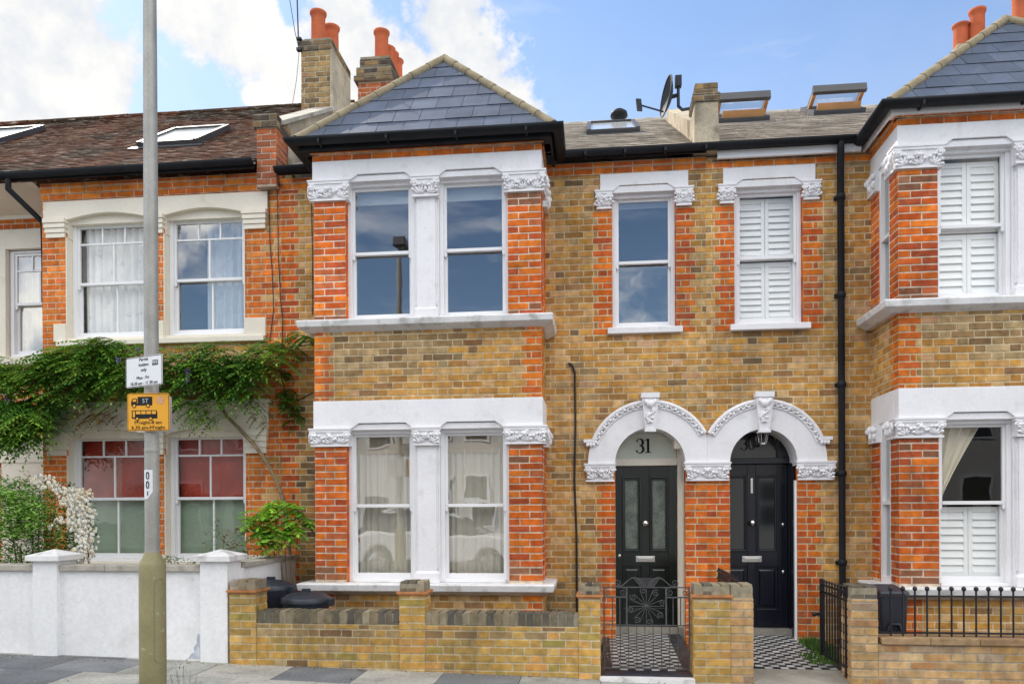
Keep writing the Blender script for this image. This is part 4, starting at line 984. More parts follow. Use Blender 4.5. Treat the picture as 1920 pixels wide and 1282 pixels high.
pp.build('parapet_pier', MT['cement'], h30, .01)
pp = MB(); brick_block(pp, 1.135, 1.435, 8.93, 9.30, 6.172, 6.26, 'dark', 'run', 'FLRB'); brick_block(pp, 1.16, 1.41, 8.95, 9.28, 6.264, 6.38, 'dark', 'run', 'FLRB'); pp.build('pier_cap', MT['brick'], h30)
st3 = stack(h30, 5.72, 6.3, 11.2, 12.6, 6.8, 8.10, [(5.60 + .30, 11.36, .55, 0), (6.15, 11.36, .5, 0)], 'tan', [(7.95, 8.10, .04)], False, .11)
st4 = stack(h30, 5.30, 5.72, 11.9, 12.9, 6.8, 8.30, [(5.42, 12.05, .34, 0), (5.56, 12.25, .44, 0), (5.62, 11.98, .50, 0)], 'tan', (), False, .10)
gu = MB()

# ------------------------------------------------------------------ left house
hl = thing('terraced_house', (-5.35, YW, 0), 'orange brick terraced house with cream window surrounds and mossy brown roof', 'house', 'terraced houses along the street')
XL0 = -6.93
O1, O2 = (-6.60, -5.505), (-5.30, -4.255)
w = MB()
lay(w, front(0, YW), XL0, X31L, -.25, 5.62, pal='orange', bond='pil' if False else 'flem',
    holes=[rect(O1[0], O1[1], 3.62, 5.31), rect(O2[0], O2[1], 3.62, 5.31), rect(O1[0], O1[1], .86, 2.66), rect(O2[0], O2[1], .86, 2.66)],
    palfn=lambda u, v, c: 'stock' if (2.95 < v < 3.62 and -6.6 < u < -3.95) or (-4.02 < u < -3.79 and R.random() < .25) else ('bright' if v > 5.44 else c))
for za, zb, pr in ((5.456, 5.532, .015), (5.532, 5.608, .03), (5.608, 5.66, .04)): lay(w, front(0, YW - pr), XL0, -4.02, za, zb, pal='bright', bond='run', shift=.06 * (za > 5.5), ph=za)
lay(w, frame((XL0, 0, 0), (0, -1, 0), (-1, 0, 0)), -9.7, -YW, -.25, 5.62, pal='orange', ends=(0, 0))
w.build('front_wall', MT['brick'], hl)
def surround(z_top, z_b, z_cor0, z_cor1, zwt, zs0, zs1, cornice):
    l = MB(); y = YW - .025; xl, xr = -6.90, -3.955
    p = [(xl, z_top), (xr, z_top), (xr, z_b)]
    for a, b in (O2, O1):
        seg = [(b + .0 - (b - a) * i / 12, zwt + .0 + .075 * math.sin(math.pi * i / 12) + .02) for i in range(13)]
        p += [(b, z_b)] + seg + [(a, z_b)]
    p += [(xl, z_b)]
    l.prism(p, y, YW + .10)
    for a, b in (O1, O2):                     # soffit step behind the segmental edge
        l.box(a, b, YW + .05, YW + .14, zwt - .015, zwt + .11)
    if cornice: l.box(xl - .03, xr + .03, y - .05, YW, z_top - .05, z_top); l.box(xl - .01, xr + .01, y - .025, YW, z_top - .09, z_top - .05)
    l.build('lintel', MT['cream'], hl, .004)
    for xa, xb in ((-6.86, O1[0]), (O1[1], O2[0]), (O2[1], -3.975)):
        c = MB(); n = 4
        for k in range(n):
            za, zb = z_cor0 + (z_cor1 - z_cor0) * k / n, z_cor0 + (z_cor1 - z_cor0) * (k + 1) / n; e = .012 * k
            c.box(xa - e * .6 + .005, xb + e * .6 - .005, y - .012 - e, YW + .10, za, zb - .008); c.box(xa - e * .6 + .012, xb + e * .6 - .012, y - .004 - e, YW + .10, zb - .008, zb)
        c.build('corbel', MT['cream'], hl)
    for a, b in (O1, O2):
        for p, q, r, t_ in ((a - .004, a + .008, a, a + .02), (b - .008, b + .004, b - .02, b)):
            j = MB(); j.box(p, q, YW - .012, YW + .16, zs0 + .068, z_cor0); j.box(r, t_, YW + .02, YW + .16, z_cor0, zwt + .05); j.build('jamb', MT['cream'], hl)
    s_ = MB(); s_.box(-6.70, -3.99, YW - .075, YW + .12, zs0, zs0 + .065)
    for xa, xb in ((-6.76, O1[0]), (O1[1], O2[0]), (O2[1], -3.98)): s_.box(xa, xb, YW - .035, YW + .05, zs0 + .066, zs1)
    for a, b in (O1, O2): s_.box(a, b, YW + .0, YW + .12, zs0 + .066, zs0 + .11)
    s_.build('sill', MT['cream'], hl, .006)
surround(5.44, 5.22, 4.985, 5.22, 5.18, 3.61, 3.90, False)
surround(2.905, 2.53, 2.245, 2.53, 2.47, .80, 1.0, True)
for (a, b) in (O1, O2):
    sash_window(hl, a + .01, b - .01, 3.72, 5.20, YW + .10, 4.43, kind='bars', fr=.05, glass='dimglass' if a < -6 else 'glass')
    wg = sash_window(hl, a + .01, b - .01, .91, 2.50, YW + .10, 1.70, kind='bars', fr=.05, glass='dimglass')
    m = MB(); vs = []; nu, nv = 16, 8
    rg = random.Random(int(a * 100))
    for jv in range(nv + 1):
        for i in range(nu + 1): vs.append((a + .06 + (b - a - .12) * i / nu, YW + .245 + rg.uniform(-.016, .016), 1.70 + .78 * jv / nv))
    m.add(vs, [(jv * (nu + 1) + i, jv * (nu + 1) + i + 1, (jv + 1) * (nu + 1) + i + 1, (jv + 1) * (nu + 1) + i) for jv in range(nv) for i in range(nu)], 0, True)
    m.build('roman_blind', MT['redblind'], wg)
    m = MB(); m.box(a + .06, b - .06, YW + .235, YW + .24, .96, 1.70); m.build('window_film', MT['greenfilm'], wg)
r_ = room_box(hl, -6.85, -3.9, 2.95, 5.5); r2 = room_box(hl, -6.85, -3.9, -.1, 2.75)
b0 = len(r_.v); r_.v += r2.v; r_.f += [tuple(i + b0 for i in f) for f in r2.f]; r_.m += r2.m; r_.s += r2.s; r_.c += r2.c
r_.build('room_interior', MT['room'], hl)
YEL, ZEL, ZRL = 8.86, 5.735, 8.52
TL = (ZRL - ZEL) / (12.85 - YEL)
brn = [(.105, .040, .021), (.094, .036, .020), (.115, .045, .024), (.084, .034, .021), (.122, .050, .026)]
main_roof(hl, -7.2, -4.05, YEL, ZEL, 12.85, ZRL, .17, .10, brn, 'oldslate', 'oldslate', lift=.010, jit=.0025)
gt = MB(); gt.trough([(-9.6, YEL - .045, ZEL - .025), (-4.03, YEL - .045, ZEL)], .062); gt.build('gutter', MT['black'], hl); gt = MB(); gt.box(-7.25, -4.05, YEL, YEL + .02, ZEL - .085, ZEL - .01); gt.build('eaves_board', MT['black'], hl); gt = MB()
gt.tube([(-7.20, YEL - .045, ZEL - .08), (-7.20, YEL - .045, ZEL - .20), (-7.03, YW + .15, 5.25), (-7.0, YW + .2, 2.0)], .033, 8)
gt.build('downpipe', MT['black'], hl)
shell(hl, XL0, X31L, ZRL, 'brick'); flank(hl, XL0 + .06)
skylight(hl, -5.80, 1.15, 2.1, .88, YEL, ZEL, TL, 'shut')

# ------------------------------------------------------------------ far left house
hf = thing('terraced_house', (-8.4, 9.55, 0), 'set back terraced house with cream window surround at the left edge', 'house', 'terraced houses along the street')
YF = 9.55
w = MB()
OF = (-7.82, -6.98)
lay(w, front(0, YF), -10.2, -6.94, -.25, 5.6, pal='red', holes=[rect(OF[0], OF[1], 3.60, 5.1), rect(-7.9, -7.0, .6, 2.3)])
w.build('front_wall', MT['brick'], hf)
l = MB(); l.box(-8.6, -6.95, YF - .03, YF + .1, 5.05, 5.31); l.box(-8.05, OF[0] + .006, YF - .04, YF + .12, 3.601, 5.049); l.box(-8.05, -6.95, YF - .08, YF + .1, 3.50, 3.60); l.build('lintel', MT['cream'], hf, .004)
sash_window(hf, OF[0] + .02, OF[1], 3.61, 5.04, YF + .03, 4.33, kind='bars', fr=.05)
sf = MB(); sf.add([(-10.2, YF - .02, 5.50), (-6.94, YF - .02, 5.50), (-6.94, YEL + .03, 5.64), (-10.2, YEL + .03, 5.64)], ((0, 1, 2, 3),)); sf.box(-10.2, -6.94, YF - .02, YF, 5.45, 5.62); sf.build('soffit', MT['cream'], hf)
l = MB(); l.box(-9.2, -7.25, YF - .03, YF + .1, 2.2, 2.5); l.box(-7.9, -7.2, YF - .02, YF + .05, -.1, 2.2); l.build('porch_panel', MT['cream'], hf)
main_roof(hf, -11.5, -7.2, YEL, ZEL, 12.85, ZRL, .17, .10, brn, 'oldslate', 'oldslate', lift=.010, jit=.0025)
skylight(hf, -9.55, 2.15, 3.1, .95, YEL, ZEL, TL, 'shut')
r_ = room_box(hf, -9.8, -6.95, 2.95, 5.45, 9.85, 11.6); r_.build('room_interior', MT['room'], hf)
shell(hf, -11.5, -6.9, 0, 'brick')

# ------------------------------------------------------------------ curtains (they hang, so each is a thing)
def hang(mb, mat, label, group=None): single('curtain', mb, mat, label, 'curtain', group)
hang(curtain_sheet(-2.72, -2.03, .80, 2.42, 8.615, 9, .012, seed=1), MT['sheer'], 'sheer cream curtain behind the left ground floor sash beside the door numbered 31', 'sheer curtains in the bay')
hang(curtain_sheet(-1.67, -.98, .80, 2.42, 8.615, 9, .012, seed=2), MT['sheer'], 'sheer cream curtain behind the right ground floor sash of the white bay, nearest door 31', 'sheer curtains in the bay')
hang(curtain_sheet(-6.52, -5.60, 3.76, 5.16, 9.30, 9, .022, seed=3), MT['lace'], 'white curtains drawn right across the upper cream window behind the lamp post', 'curtains of the orange house')
hang(curtain_sheet(-4.88, -4.30, 3.76, 5.16, 9.30, 6, .022, seed=4), MT['lace'], 'white curtain covering the right half of the upper cream window above the wisteria', 'curtains of the orange house')
hang(curtain_sheet(-7.78, -7.33, 3.66, 5.0, 9.74, 5, .03, seed=5), MT['drape'], 'cream curtain hanging in the upper window at the left edge of the photo')
hang(curtain_sheet(3.54, 4.02, 1.62, 2.43, 8.52, 5, .016, gather=lambda t: .14 + .86 * t ** 1.15, seed=6), MT['drape'], 'cream curtain swept aside in the ground floor window at the right edge')

# ------------------------------------------------------------------ ground
def gz(x): return -.058 - .023 * max(-14, min(14, x)) if x < 1 else -.081 - .012 * (min(14, x) - 1)
xs = [-120, -14, -10, -7, -5, -3, -1, 1, 3, 5, 8, 14, 120]
m = MB()
for a, b in zip(xs, xs[1:]): m.quad((a, -90, gz(a) - .13), (b, -90, gz(b) - .13), (b, 120, gz(b) - .13), (a, 120, gz(a) - .13))
o = m.build('road', MT['asphalt']); o['kind'] = 'structure'
m = MB(); R2 = random.Random(5)
def slab_rows(y0, y1):
    y = y0; k = 0
    while y < y1:
        yb = min(y + .60, y1); x = -13 + (.3 if k % 2 else 0)
        while x < 12:
            xb = x + .75
            c = R2.choice([(.33, .325, .295), (.36, .35, .315), (.19, .195, .20), (.165, .17, .178), (.39, .375, .335)]); q = R2.gauss(1, .05); c = tuple(i * q for i in c)
            e = .004; h = R2.uniform(-.002, .002)
            p = [(x + e, y + e, gz(x + e) + h), (xb - e, y + e, gz(xb - e) + h), (xb - e, yb - e, gz(xb - e) + h), (x + e, yb - e, gz(x + e) + h)]
            m.hexa([(a, b, cz - .05) for a, b, cz in p] + p, 0, c); x = xb
        y = yb; k += 1
slab_rows(4.92, 7.40)
for a, b in zip(xs[1:], xs[2:-1]): m.quad((a, 4.9, gz(a) - .012), (b, 4.9, gz(b) - .012), (b, 7.42, gz(b) - .012), (a, 7.42, gz(a) - .012), 0, (.10, .095, .08))
o = m.build('pavement', MT['slab']); o['kind'] = 'structure'
m = MB()
x = -13.0
while x < 12:
    b = x + .9; m.hexa([(x + .003, 4.76, gz(x) - .2), (b - .003, 4.76, gz(b) - .2), (b - .003, 4.915, gz(b) - .2), (x + .003, 4.915, gz(x) - .2), (x + .003, 4.775, gz(x) + .002), (b - .003, 4.775, gz(b) + .002), (b - .003, 4.915, gz(b) + .002), (x + .003, 4.915, gz(x) + .002)]); x = b
o = m.build('kerb', MT['concrete']); o['kind'] = 'structure'
m = MB(); m.box(-12, -3.72, 7.45, YW + .5, -.3, .12); m.box(-3.6, -.02, 7.5, YW, -.3, -.02); m.box(-.05, .085, 7.38, YW, -.3, gz(0) + .035); m.box(2.42, 7.2, 7.5, YW, -.3, -.02)
o = m.build('garden_soil', MT['soil']); o['kind'] = 'structure'
def tiled(x0, x1, y0, y1, z0, z1, name, diag=False, border=.0):
    m = MB(); s = .0765; zf = lambda y: z0 + (z1 - z0) * (y - y0) / (y1 - y0); j = 0; y = y0
    m.quad((x0, y0, z0 - .004), (x1, y0, z0 - .004), (x1, y1, z1 - .004), (x0, y1, z1 - .004), 0, (.03, .03, .035))
    while y < y1 - .01:
        yb = min(y + s, y1); x = x0; i = 0
        while x < x1 - .01:
            xb = min(x + s, x1); edge = x < x0 + border or xb > x1 - border
            c = (.025, .028, .036) if edge or (i + j) % 2 else (.46, .45, .43); q = R.gauss(1, .09); c = tuple(t * q for t in c)
            m.quad((x + .001, y + .001, zf(y)), (xb - .001, y + .001, zf(y)), (xb - .001, yb - .001, zf(yb)), (x + .001, yb - .001, zf(yb)), 0, c); x = xb; i += 1
        y = yb; j += 1
    o = m.build(name, MT['tile']); o['kind'] = 'structure'; return o
tiled(.085, 1.0, 7.56, YW + .28, -.02, .06, 'tiled_path', border=.076)
tiled(1.50, 2.42, 7.75, YW + .32, -.02, .06, 'tiled_path', border=.076)
m = MB(); m.box(.085, .50, 7.36, 7.555, -.3, -.022, 0, (.03, .034, .05)); m.box(.503, .92, 7.36, 7.555, -.3, -.022, 0, (.033, .036, .05)); o = m.build('path_edge_slab', MT['tile']); o['kind'] = 'structure'
m = MB(); m.box(.04, .915, 7.24, 7.357, -.3, -.035); o = m.build('path_kerb', MT['sillstone']); o['kind'] = 'structure'
m = MB(); m.hexa([(1.46, 7.2, -.3), (2.45, 7.2, -.3), (2.45, 7.748, -.3), (1.46, 7.748, -.3), (1.46, 7.2, -.075), (2.45, 7.2, -.085), (2.45, 7.748, -.022), (1.46, 7.748, -.022)]); m.box(.23, 1.05, YW + .24, YD + .1, -.2, .125); m.box(1.5, 2.3, YW + .26, YD3 + .1, -.2, .125)
o = m.build('path_concrete', MT['concrete']); o['kind'] = 'structure'

# ------------------------------------------------------------------ garden walls
YG = 7.33
wl = thing('garden_wall', (-5.5, YG, gz(-5.5)), 'white rendered garden wall with two capped pillars in front of the orange house', 'wall')
m = MB(); m.box(-12, -3.95, YG + .06, YG + .26, -.3, .935); m.build('wall_panel', MT['render'], wl)
m = MB(); m.box(-3.74, -3.62, YG + .30, YW, -.3, .955); tag(m.build('side_wall', MT['render'], wl), 'white side wall running back to the house')
m = MB()
for a, b in ((-9.2, -8.1), (-8.09, -5.745), (-5.46, -4.97), (-4.965, -3.935)): m.box(a, b, YG + .02, YG + .30, .936, .995)
m.box(-3.78, -3.59, YG + .31, YW, .956, 1.01); m.build('coping', MT['coping'], wl, .006)
for (xa, xb) in ((-5.735, -5.47), (-3.93, -3.645)):
    m = MB(); m.box(xa, xb, YG, YG + .30, -.3, 1.04); pl = m.build('pillar', MT['render'], wl)
    c = MB(); e = .05; x_, X_, y_, Y_ = xa - e, xb + e, YG - e, YG + .30 + e
    c.add([(x_, y_, 1.04), (X_, y_, 1.04), (X_, Y_, 1.04), (x_, Y_, 1.04), (x_, y_, 1.095), (X_, y_, 1.095), (X_, Y_, 1.095), (x_, Y_, 1.095), ((x_ + X_) / 2, (y_ + Y_) / 2, 1.155)],
          ((0, 1, 5, 4), (1, 2, 6, 5), (2, 3, 7, 6), (3, 0, 4, 7), (4, 5, 8), (5, 6, 8), (6, 7, 8), (7, 4, 8), (3, 2, 1, 0))); c.build('pillar_cap', MT['sillstone'], pl, .004)
m = MB(); m.prism([(-4.09, gz(-4) + .02), (-3.955, gz(-4) + .02), (-3.957, .29), (-3.985, .31), (-4.0, .25), (-3.995, .21), (-4.03, .17), (-4.025, .12), (-4.06, .10)], YG + .057, YG + .0605); m.build('peeling_patch', MT['bluegrey'], wl)

def creasing(mb, x0, x1, y0, y1, z):
    mb.box(x0 - .025, x1 + .025, y0 - .025, y1 + .025, z - .020, z, 0, (.50, .22, .09)); mb.box(x0 - .012, x1 + .012, y0 - .012, y1 + .012, z - .036, z - .020, 0, (.44, .19, .08))
wb = thing('garden_wall', (-1.8, YG, gz(-1.8)), 'low yellow brick garden wall with three piers in front of house 31', 'wall')
m = MB(); lay(m, front(0, YG), -3.34, -.155, -.3, .43, pal='garden', bond='flem', t=.2, palfn=lambda u, v, c: 'sooty' if (v > .33 and R.random() < .5) or (u < -2.4 and R.random() < .18) else c)
m.box(-3.34, -.155, YG + .01, YG + .22, -.3, .432, 0, MORT['garden']); m.build('brick_panel', MT['brick'], wb)
m = MB()
x = -3.335
while x < -.20:
    b = x + .0735; c = pick('cap'); z = .553 + R.uniform(-.005, .004)
    if not (-1.91 < x + .035 < -1.62): m.hexa([(x + .004, YG - .003, .435), (b - .003, YG - .003, .435), (b - .003, YG + .222, .435), (x + .004, YG + .222, .435), (x + .006, YG + .002, z), (b - .005, YG + .002, z), (b - .005, YG + .218, z), (x + .006, YG + .218, z)], 0, c)
    x = b + .003
m.box(-3.335, -.156, YG + .004, YG + .216, .433, .541, 0, (.30, .26, .19)); m.build('brick_coping', MT['brick'], wb)
def pier(parent, x0, x1, y0, y1, z1, pal, crease=True, ncap=3):
    m = MB(); brick_block(m, x0, x1, y0, y1, -.35, z1 - (.135 if crease else .12), pal, 'run', shift=x0)
    if crease: creasing(m, x0, x1, y0, y1, z1 - .098)
    else: pass
    w_ = (x1 - x0) / ncap; za = z1 - .096 if crease else z1 - .118
    for i in range(ncap):
        c = pick('cap'); z = z1 + R.uniform(-.006, .004)
        m.hexa([(x0 + w_ * i + .004, y0 + .002, za), (x0 + w_ * (i + 1) - .003, y0 + .002, za), (x0 + w_ * (i + 1) - .003, y1 - .002, za), (x0 + w_ * i + .004, y1 - .002, za),
                (x0 + w_ * i + .008, y0 + .008, z), (x0 + w_ * (i + 1) - .007, y0 + .008, z), (x0 + w_ * (i + 1) - .007, y1 - .008, z), (x0 + w_ * i + .008, y1 - .008, z)], 0, c)
    m.box(x0 + .003, x1 - .003, y0 + .004, y1 - .004, za, z1 - .02, 0, (.30, .26, .19))
    return m.build('pier', MT['brick'], parent)
pier(wb, -3.615, -3.345, YG - .015, YG + .25, .855, 'garden'); pier(wb, -1.888, -1.64, YG - .015, YG + .25, .85, 'garden'); pier(wb, -.152, .045, YG - .015, YG + .25, .835, 'garden')
gp = thing('gate_pier', (1.09, YG, gz(1.1)), 'yellow brick gate pier with orange tile band between the two paths', 'gate pier')
pier(gp, .915, 1.245, YG - .015, YG + .26, .84, 'garden', ncap=4)
gp = thing('gate_pier', (1.35, YG, gz(1.35)), 'paler brick gate pier without tile band, built against the banded pier', 'gate pier')
pier(gp, 1.249, 1.455, YG + .0, YG + .27, .836, 'pale', False, 2)
wr = thing('garden_wall', (4.6, YG, gz(4.6)), 'pale brick garden wall with end pier under the black railings', 'wall')
pier(wr, 2.325, 2.555, YG - .01, YG + .26, .835, 'pale', False, 2)
m = MB(); lay(m, front(0, YG), 2.56, 7.2, -.35, .305, pal='pale', bond='run', t=.2); m.box(2.56, 7.2, YG + .01, YG + .2, -.3, .306, 0, MORT['pale']); m.build('brick_panel', MT['brick'], wr)
m = MB(); x = 2.585
while x < 7: c = (.40 * R.gauss(1, .08), .25, .14); m.box(x, x + .42, YG - .03, YG + .22, .307, .366, 0, c); x += .424
m.build('coping', MT['brick'], wr, .006)

# ------------------------------------------------------------------ ironwork
rl = thing('railing', (4.5, YG + .1, .37), 'black iron railing with ball finials on the pale brick wall', 'railing')
yr = YG + .09
for z, t in ((.735, .013), (.40, .012)):
    m = MB(); m.box(2.60, 7.0, yr - t, yr + t, z - .008, z + .008); m.build('rail', MT['iron'], rl)
xb_, _ = at(1670, 1100, yr); x2_, _ = at(1693, 1100, yr); st = x2_ - xb_
for i in range(30):
    x = xb_ + i * st * .985
    if x > 6.6: break
    m = MB(); m.tube([(x, yr, .365), (x, yr, .79)], .0085, 6); m.ell((x, yr, .803), (.021, .021, .023), 10, 6); m.build('bar', MT['iron'], rl)
g31 = thing('garden_gate', (.47, 7.42, .03), 'wrought iron gate with scrolls and sunburst in front of the door numbered 31', 'gate')
yg = 7.42; gx0, gx1, gzt, gzm, gzb = .085, .885, .80, .44, .03
m = MB()
for x in (gx0, gx1): m.box(x - .006, x + .006, yg - .005, yg + .005, gzb - .02, gzt + .01)
for z in (gzt, gzm, gzb): m.box(gx0, gx1, yg - .006, yg + .006, z - .005, z + .005)
px0, px1 = .30, .67
for x in (px0, px1): m.box(x - .007, x + .007, yg - .0065, yg + .0065, gzm, gzt)
for a, b in ((gx0, px0), (px1, gx1)): m.box(a, b, yg - .007, yg + .007, gzt - .10, gzt - .088)
m.build('gate_frame', MT['gateiron'], g31)
i = 0; x = gx0 + .075
while x < gx1 - .03:
    m = MB(); m.tube([(x, yg, gzb), (x, yg, gzm)], .0042, 5); m.build('bar', MT['gateiron'], g31); x += .0775
for x in (.165, .235, .735, .805): m = MB(); m.tube([(x, yg, gzm), (x, yg, gzt - .09)], .0055, 5); m.build('bar', MT['gateiron'], g31)
def spiral(mb, c, r, a0, turns, sg, thick=.0036):
    n_ = 26; mb.tube([(c[0] + r * (1 - .85 * i / n_) * math.cos(a0 + sg * turns * 6.283 * i / n_), yg, c[1] + r * (1 - .85 * i / n_) * math.sin(a0 + sg * turns * 6.283 * i / n_)) for i in range(n_ + 1)], thick, 5)
m = MB(); cx, cz = (px0 + px1) / 2, (gzm + gzt) / 2
for k in range(16):
    a = k * math.pi / 8; l = .17 / max(abs(math.cos(a)), abs(math.sin(a)) * 1.02, .7); l = min(l, .165)
    m.tube([(cx, yg, cz), (cx + l * math.cos(a), yg, cz + l * math.sin(a))], .003, 5)
    if k % 2 == 0: spiral(m, (cx + (l - .012) * math.cos(a + .18), cz + (l - .012) * math.sin(a + .18)), .032, a, 1.4, 1)
m.ell((cx, yg, cz), (.018, .012, .018)); m.build('sunburst', MT['gateiron'], g31)
m = MB()
for sg, x in ((1, .12), (-1, .265), (1, .705), (-1, .85)): spiral(m, (x, gzt - .047), .038, 1.57, 1.5, sg)
for sg in (-1, 1):
    m.tube([(cx + sg * (.02 + .26 * t), yg, gzt + .012 + .10 * math.sin(math.pi * min(1, t * 1.25)) * (1 - t * .55)) for t in [i / 16 for i in range(17)]], .005, 5)
    spiral(m, (cx + sg * .265, gzt + .04), .036, -1.57, 1.4, sg); spiral(m, (cx + sg * .06, gzt + .05), .035, 0, 1.3, -sg)
m.build('scrollwork', MT['gateiron'], g31)
g30 = thing('garden_gate', (2.33, 7.45, 0), 'plain black bar gate standing open against the path to the navy door', 'gate')
A, B = Vector((2.322, 7.44, 0)), Vector((2.318, 8.22, 0)); m = MB()
for z in (.76, .69, .06): m.tube([A + Vector((0, 0, z)), B + Vector((0, 0, z))], .011, 6)
for p in (A, B): m.box(p.x - .016, p.x + .016, p.y - .016, p.y + .016, -.03, .82)
m.build('gate_frame', MT['iron'], g30)
for i in range(1, 9):
    p = A.lerp(B, i / 9); m = MB(); m.tube([p + Vector((0, 0, .06)), p + Vector((0, 0, .80))], .008, 6); m.ell((p.x, p.y, .805), (.013, .013, .016)); m.build('bar', MT['iron'], g30)
m = MB(); m.box(B.x - .06, B.x - .016, B.y - .012, B.y + .012, .44, .47); m.ell((B.x - .075, B.y, .455), (.025, .025, .025)); m.build('latch', MT['iron'], g30)
pr_ = thing('railing', (1.36, 8.2, 0), 'short black iron railing between the two tiled paths behind the pale pier', 'railing')
for z in (.84, .76, .10): m = MB(); m.tube([(1.38, 7.62, z), (1.38, 8.92, z)], .013, 6); m.build('rail', MT['iron'], pr_)
for i in range(13): y = 7.66 + i * .1; m = MB(); m.tube([(1.38, y, .0), (1.38, y, .88)], .008, 5); m.build('bar', MT['iron'], pr_)

# ------------------------------------------------------------------ dustbins and box
def dustbin(x, y, r, h, label, lidt=.12):
    t = thing('dustbin', (x, y, -.02), label, 'dustbin', 'black plastic dustbins')
    m = MB(); m.lathe((x, y, -.02), [(.001, 0), (r * .82, 0), (r * .86, h * .3), (r * .875, h * .31), (r * .9, h * .6), (r * .925, h * .61), (r * .94, h * .8), (r * 1.0, h * .82), (r, h)], 26); m.build('bin_body', MT['bin'], t)
    l = MB(); l.lathe((x, y, h - .02), [(r * 1.06, -.045), (r * 1.07, 0), (r * 1.0, .012), (r * .96, .016), (r * .86, .034), (r * .62, .052), (r * .3, .062), (.001, .064)], 26)
    l.box(x - .04, x + .04, y - .025, y + .025, h + .038, h + .075); lo = l.build('lid', MT['bin'], t)
    for s in (-1, 1):
        k = MB(); k.box(x + s * r * 1.0 - .03, x + s * r * 1.0 + .03 + .03 * s, y - .05, y + .05, h - .10, h - .02); k.build('handle', MT['bin'], t, .008)
    return t
xb1, zb1 = at(508, 1084, 8.15); xb2, zb2 = at(574, 1103, 7.85)
dustbin(xb1, 8.15, .215, zb1 - .055, 'taller black dustbin with lid behind the left brick pier', .085)
dustbin(xb2, 7.85, .235, zb2 - .075, 'shorter black dustbin with domed lid behind the low brick wall', .11)
t = thing('wheelie_bin', (2.83, 7.8, -.02), 'dark navy bin standing behind the railings next to the right pier', 'bin')
m = MB(); m.hexa([(2.735, 7.70, -.02), (2.94, 7.70, -.02), (2.94, 8.0, -.02), (2.735, 8.0, -.02), (2.70, 7.66, .72), (2.955, 7.66, .72), (2.955, 8.02, .72), (2.70, 8.02, .72)]); m.build('bin_body', MT['bin'], t, .02)
m = MB(); m.hexa([(2.685, 7.63, .722), (2.97, 7.63, .722), (2.97, 8.04, .722), (2.685, 8.04, .722), (2.70, 7.65, .755), (2.955, 7.65, .755), (2.955, 8.02, .79), (2.70, 8.02, .79)]); m.build('lid', MT['bin'], t, .015)
m = MB(); m.tube([(2.75, 7.655, .33), (2.79, 7.655, .44), (2.87, 7.655, .44), (2.90, 7.655, .33)], .012, 6); m.build('moulded_ridge', MT['bin'], t)

# ------------------------------------------------------------------ lamp post and its signs
YP = 5.05; XPO = -3.055
lp = thing('street_lamp', (XPO, YP, gz(-3)), 'grey street lamp post with olive painted base standing on the pavement', 'street lamp')
m = MB(); m.lathe((XPO, YP, 0), [(.088, gz(-3) - .05), (.088, 1.17), (.084, 1.185), (.055, 1.25), (.050, 1.262)], 28); m.build('post_base', MT['polebase'], lp)
m = MB(); m.lathe((XPO, YP, 0), [(.0505, 1.255), (.0475, 1.30), (.0470, 3.2), (.045, 4.6), (.040, 5.75)], 24); m.lathe((XPO, YP, 0), [(.0485, 1.95), (.0495, 1.955), (.0495, 1.975), (.0485, 1.98)], 24); m.build('post_shaft', MT['pole'], lp)
dm = MB(); n_ = 14; ol = []
for i in range(n_ + 1): a = math.pi * i / n_; ol.append((.035 * math.cos(a), 1.04 + .045 * math.sin(a)))
for i in range(n_ + 1): a = math.pi + math.pi * i / n_; ol.append((.035 * math.cos(a), .55 + .045 * math.sin(a)))
def wrap(x, z, r_=.0885, c=math.radians(-30)): a = c + x / r_; return (XPO + r_ * math.cos(a), YP + r_ * math.sin(a), z)
dm.tube([wrap(x, z, .088) for x, z in ol] + [wrap(*ol[0], .088)], .0032, 5); dm.ell(wrap(.028, 1.05), (.006, .006, .006)); dm.build('access_door', MT['polebase'], lp)
m = MB(); m.hexa([(XPO - .09, YP - .42, 5.80), (XPO + .09, YP - .42, 5.80), (XPO + .11, YP + .12, 5.72), (XPO - .11, YP + .12, 5.72), (XPO - .07, YP - .40, 5.87), (XPO + .07, YP - .40, 5.87), (XPO + .09, YP + .10, 5.88), (XPO - .09, YP + .10, 5.88)]); m.build('lantern', MT['alu'], lp, .02)
# white permit plate, turned a little towards the right
L0, L1 = Vector((*at(236, 672, 5.03)[:1], 5.03, 0)), Vector((*at(304, 662, 4.90)[:1], 4.90, 0))
zs0, zs1 = 2.398, 2.605
ux = (L1 - L0).normalized(); nn = Vector((ux.y, -ux.x, 0)); cen = (L0 + L1) / 2; cen.z = (zs0 + zs1) / 2; wdt = (L1 - L0).length
def slabplate(cen, ux, nn, w_, h_, t_, r_=.012):
    mb = MB(); pts = []
    for sx, sz, a0 in ((1, -1, -90), (1, 1, 0), (-1, 1, 90), (-1, -1, 180)):
        for k in range(5):
            a = math.radians(a0 + 90 * k / 4); pts.append((sx * (w_ / 2 - r_) + r_ * math.cos(a), sz * (h_ / 2 - r_) + r_ * math.sin(a)))
    n_ = len(pts); F_ = [tuple(cen + ux * x + Vector((0, 0, z))) for x, z in pts]; B_ = [tuple(cen + ux * x + Vector((0, 0, z)) - nn * t_) for x, z in pts]
    mb.add(F_ + B_, [tuple(range(n_)), tuple(range(2 * n_ - 1, n_ - 1, -1))] + [(i, i + n_, (i + 1) % n_ + n_, (i + 1) % n_) for i in range(n_)]); return mb
def on(cen, ux, nn, x, z, off=.0015):
    M_ = Matrix((ux, Vector((0, 0, 1)), nn)).transposed().to_4x4(); M_.translation = cen + ux * x + Vector((0, 0, z)) + nn * off; return M_
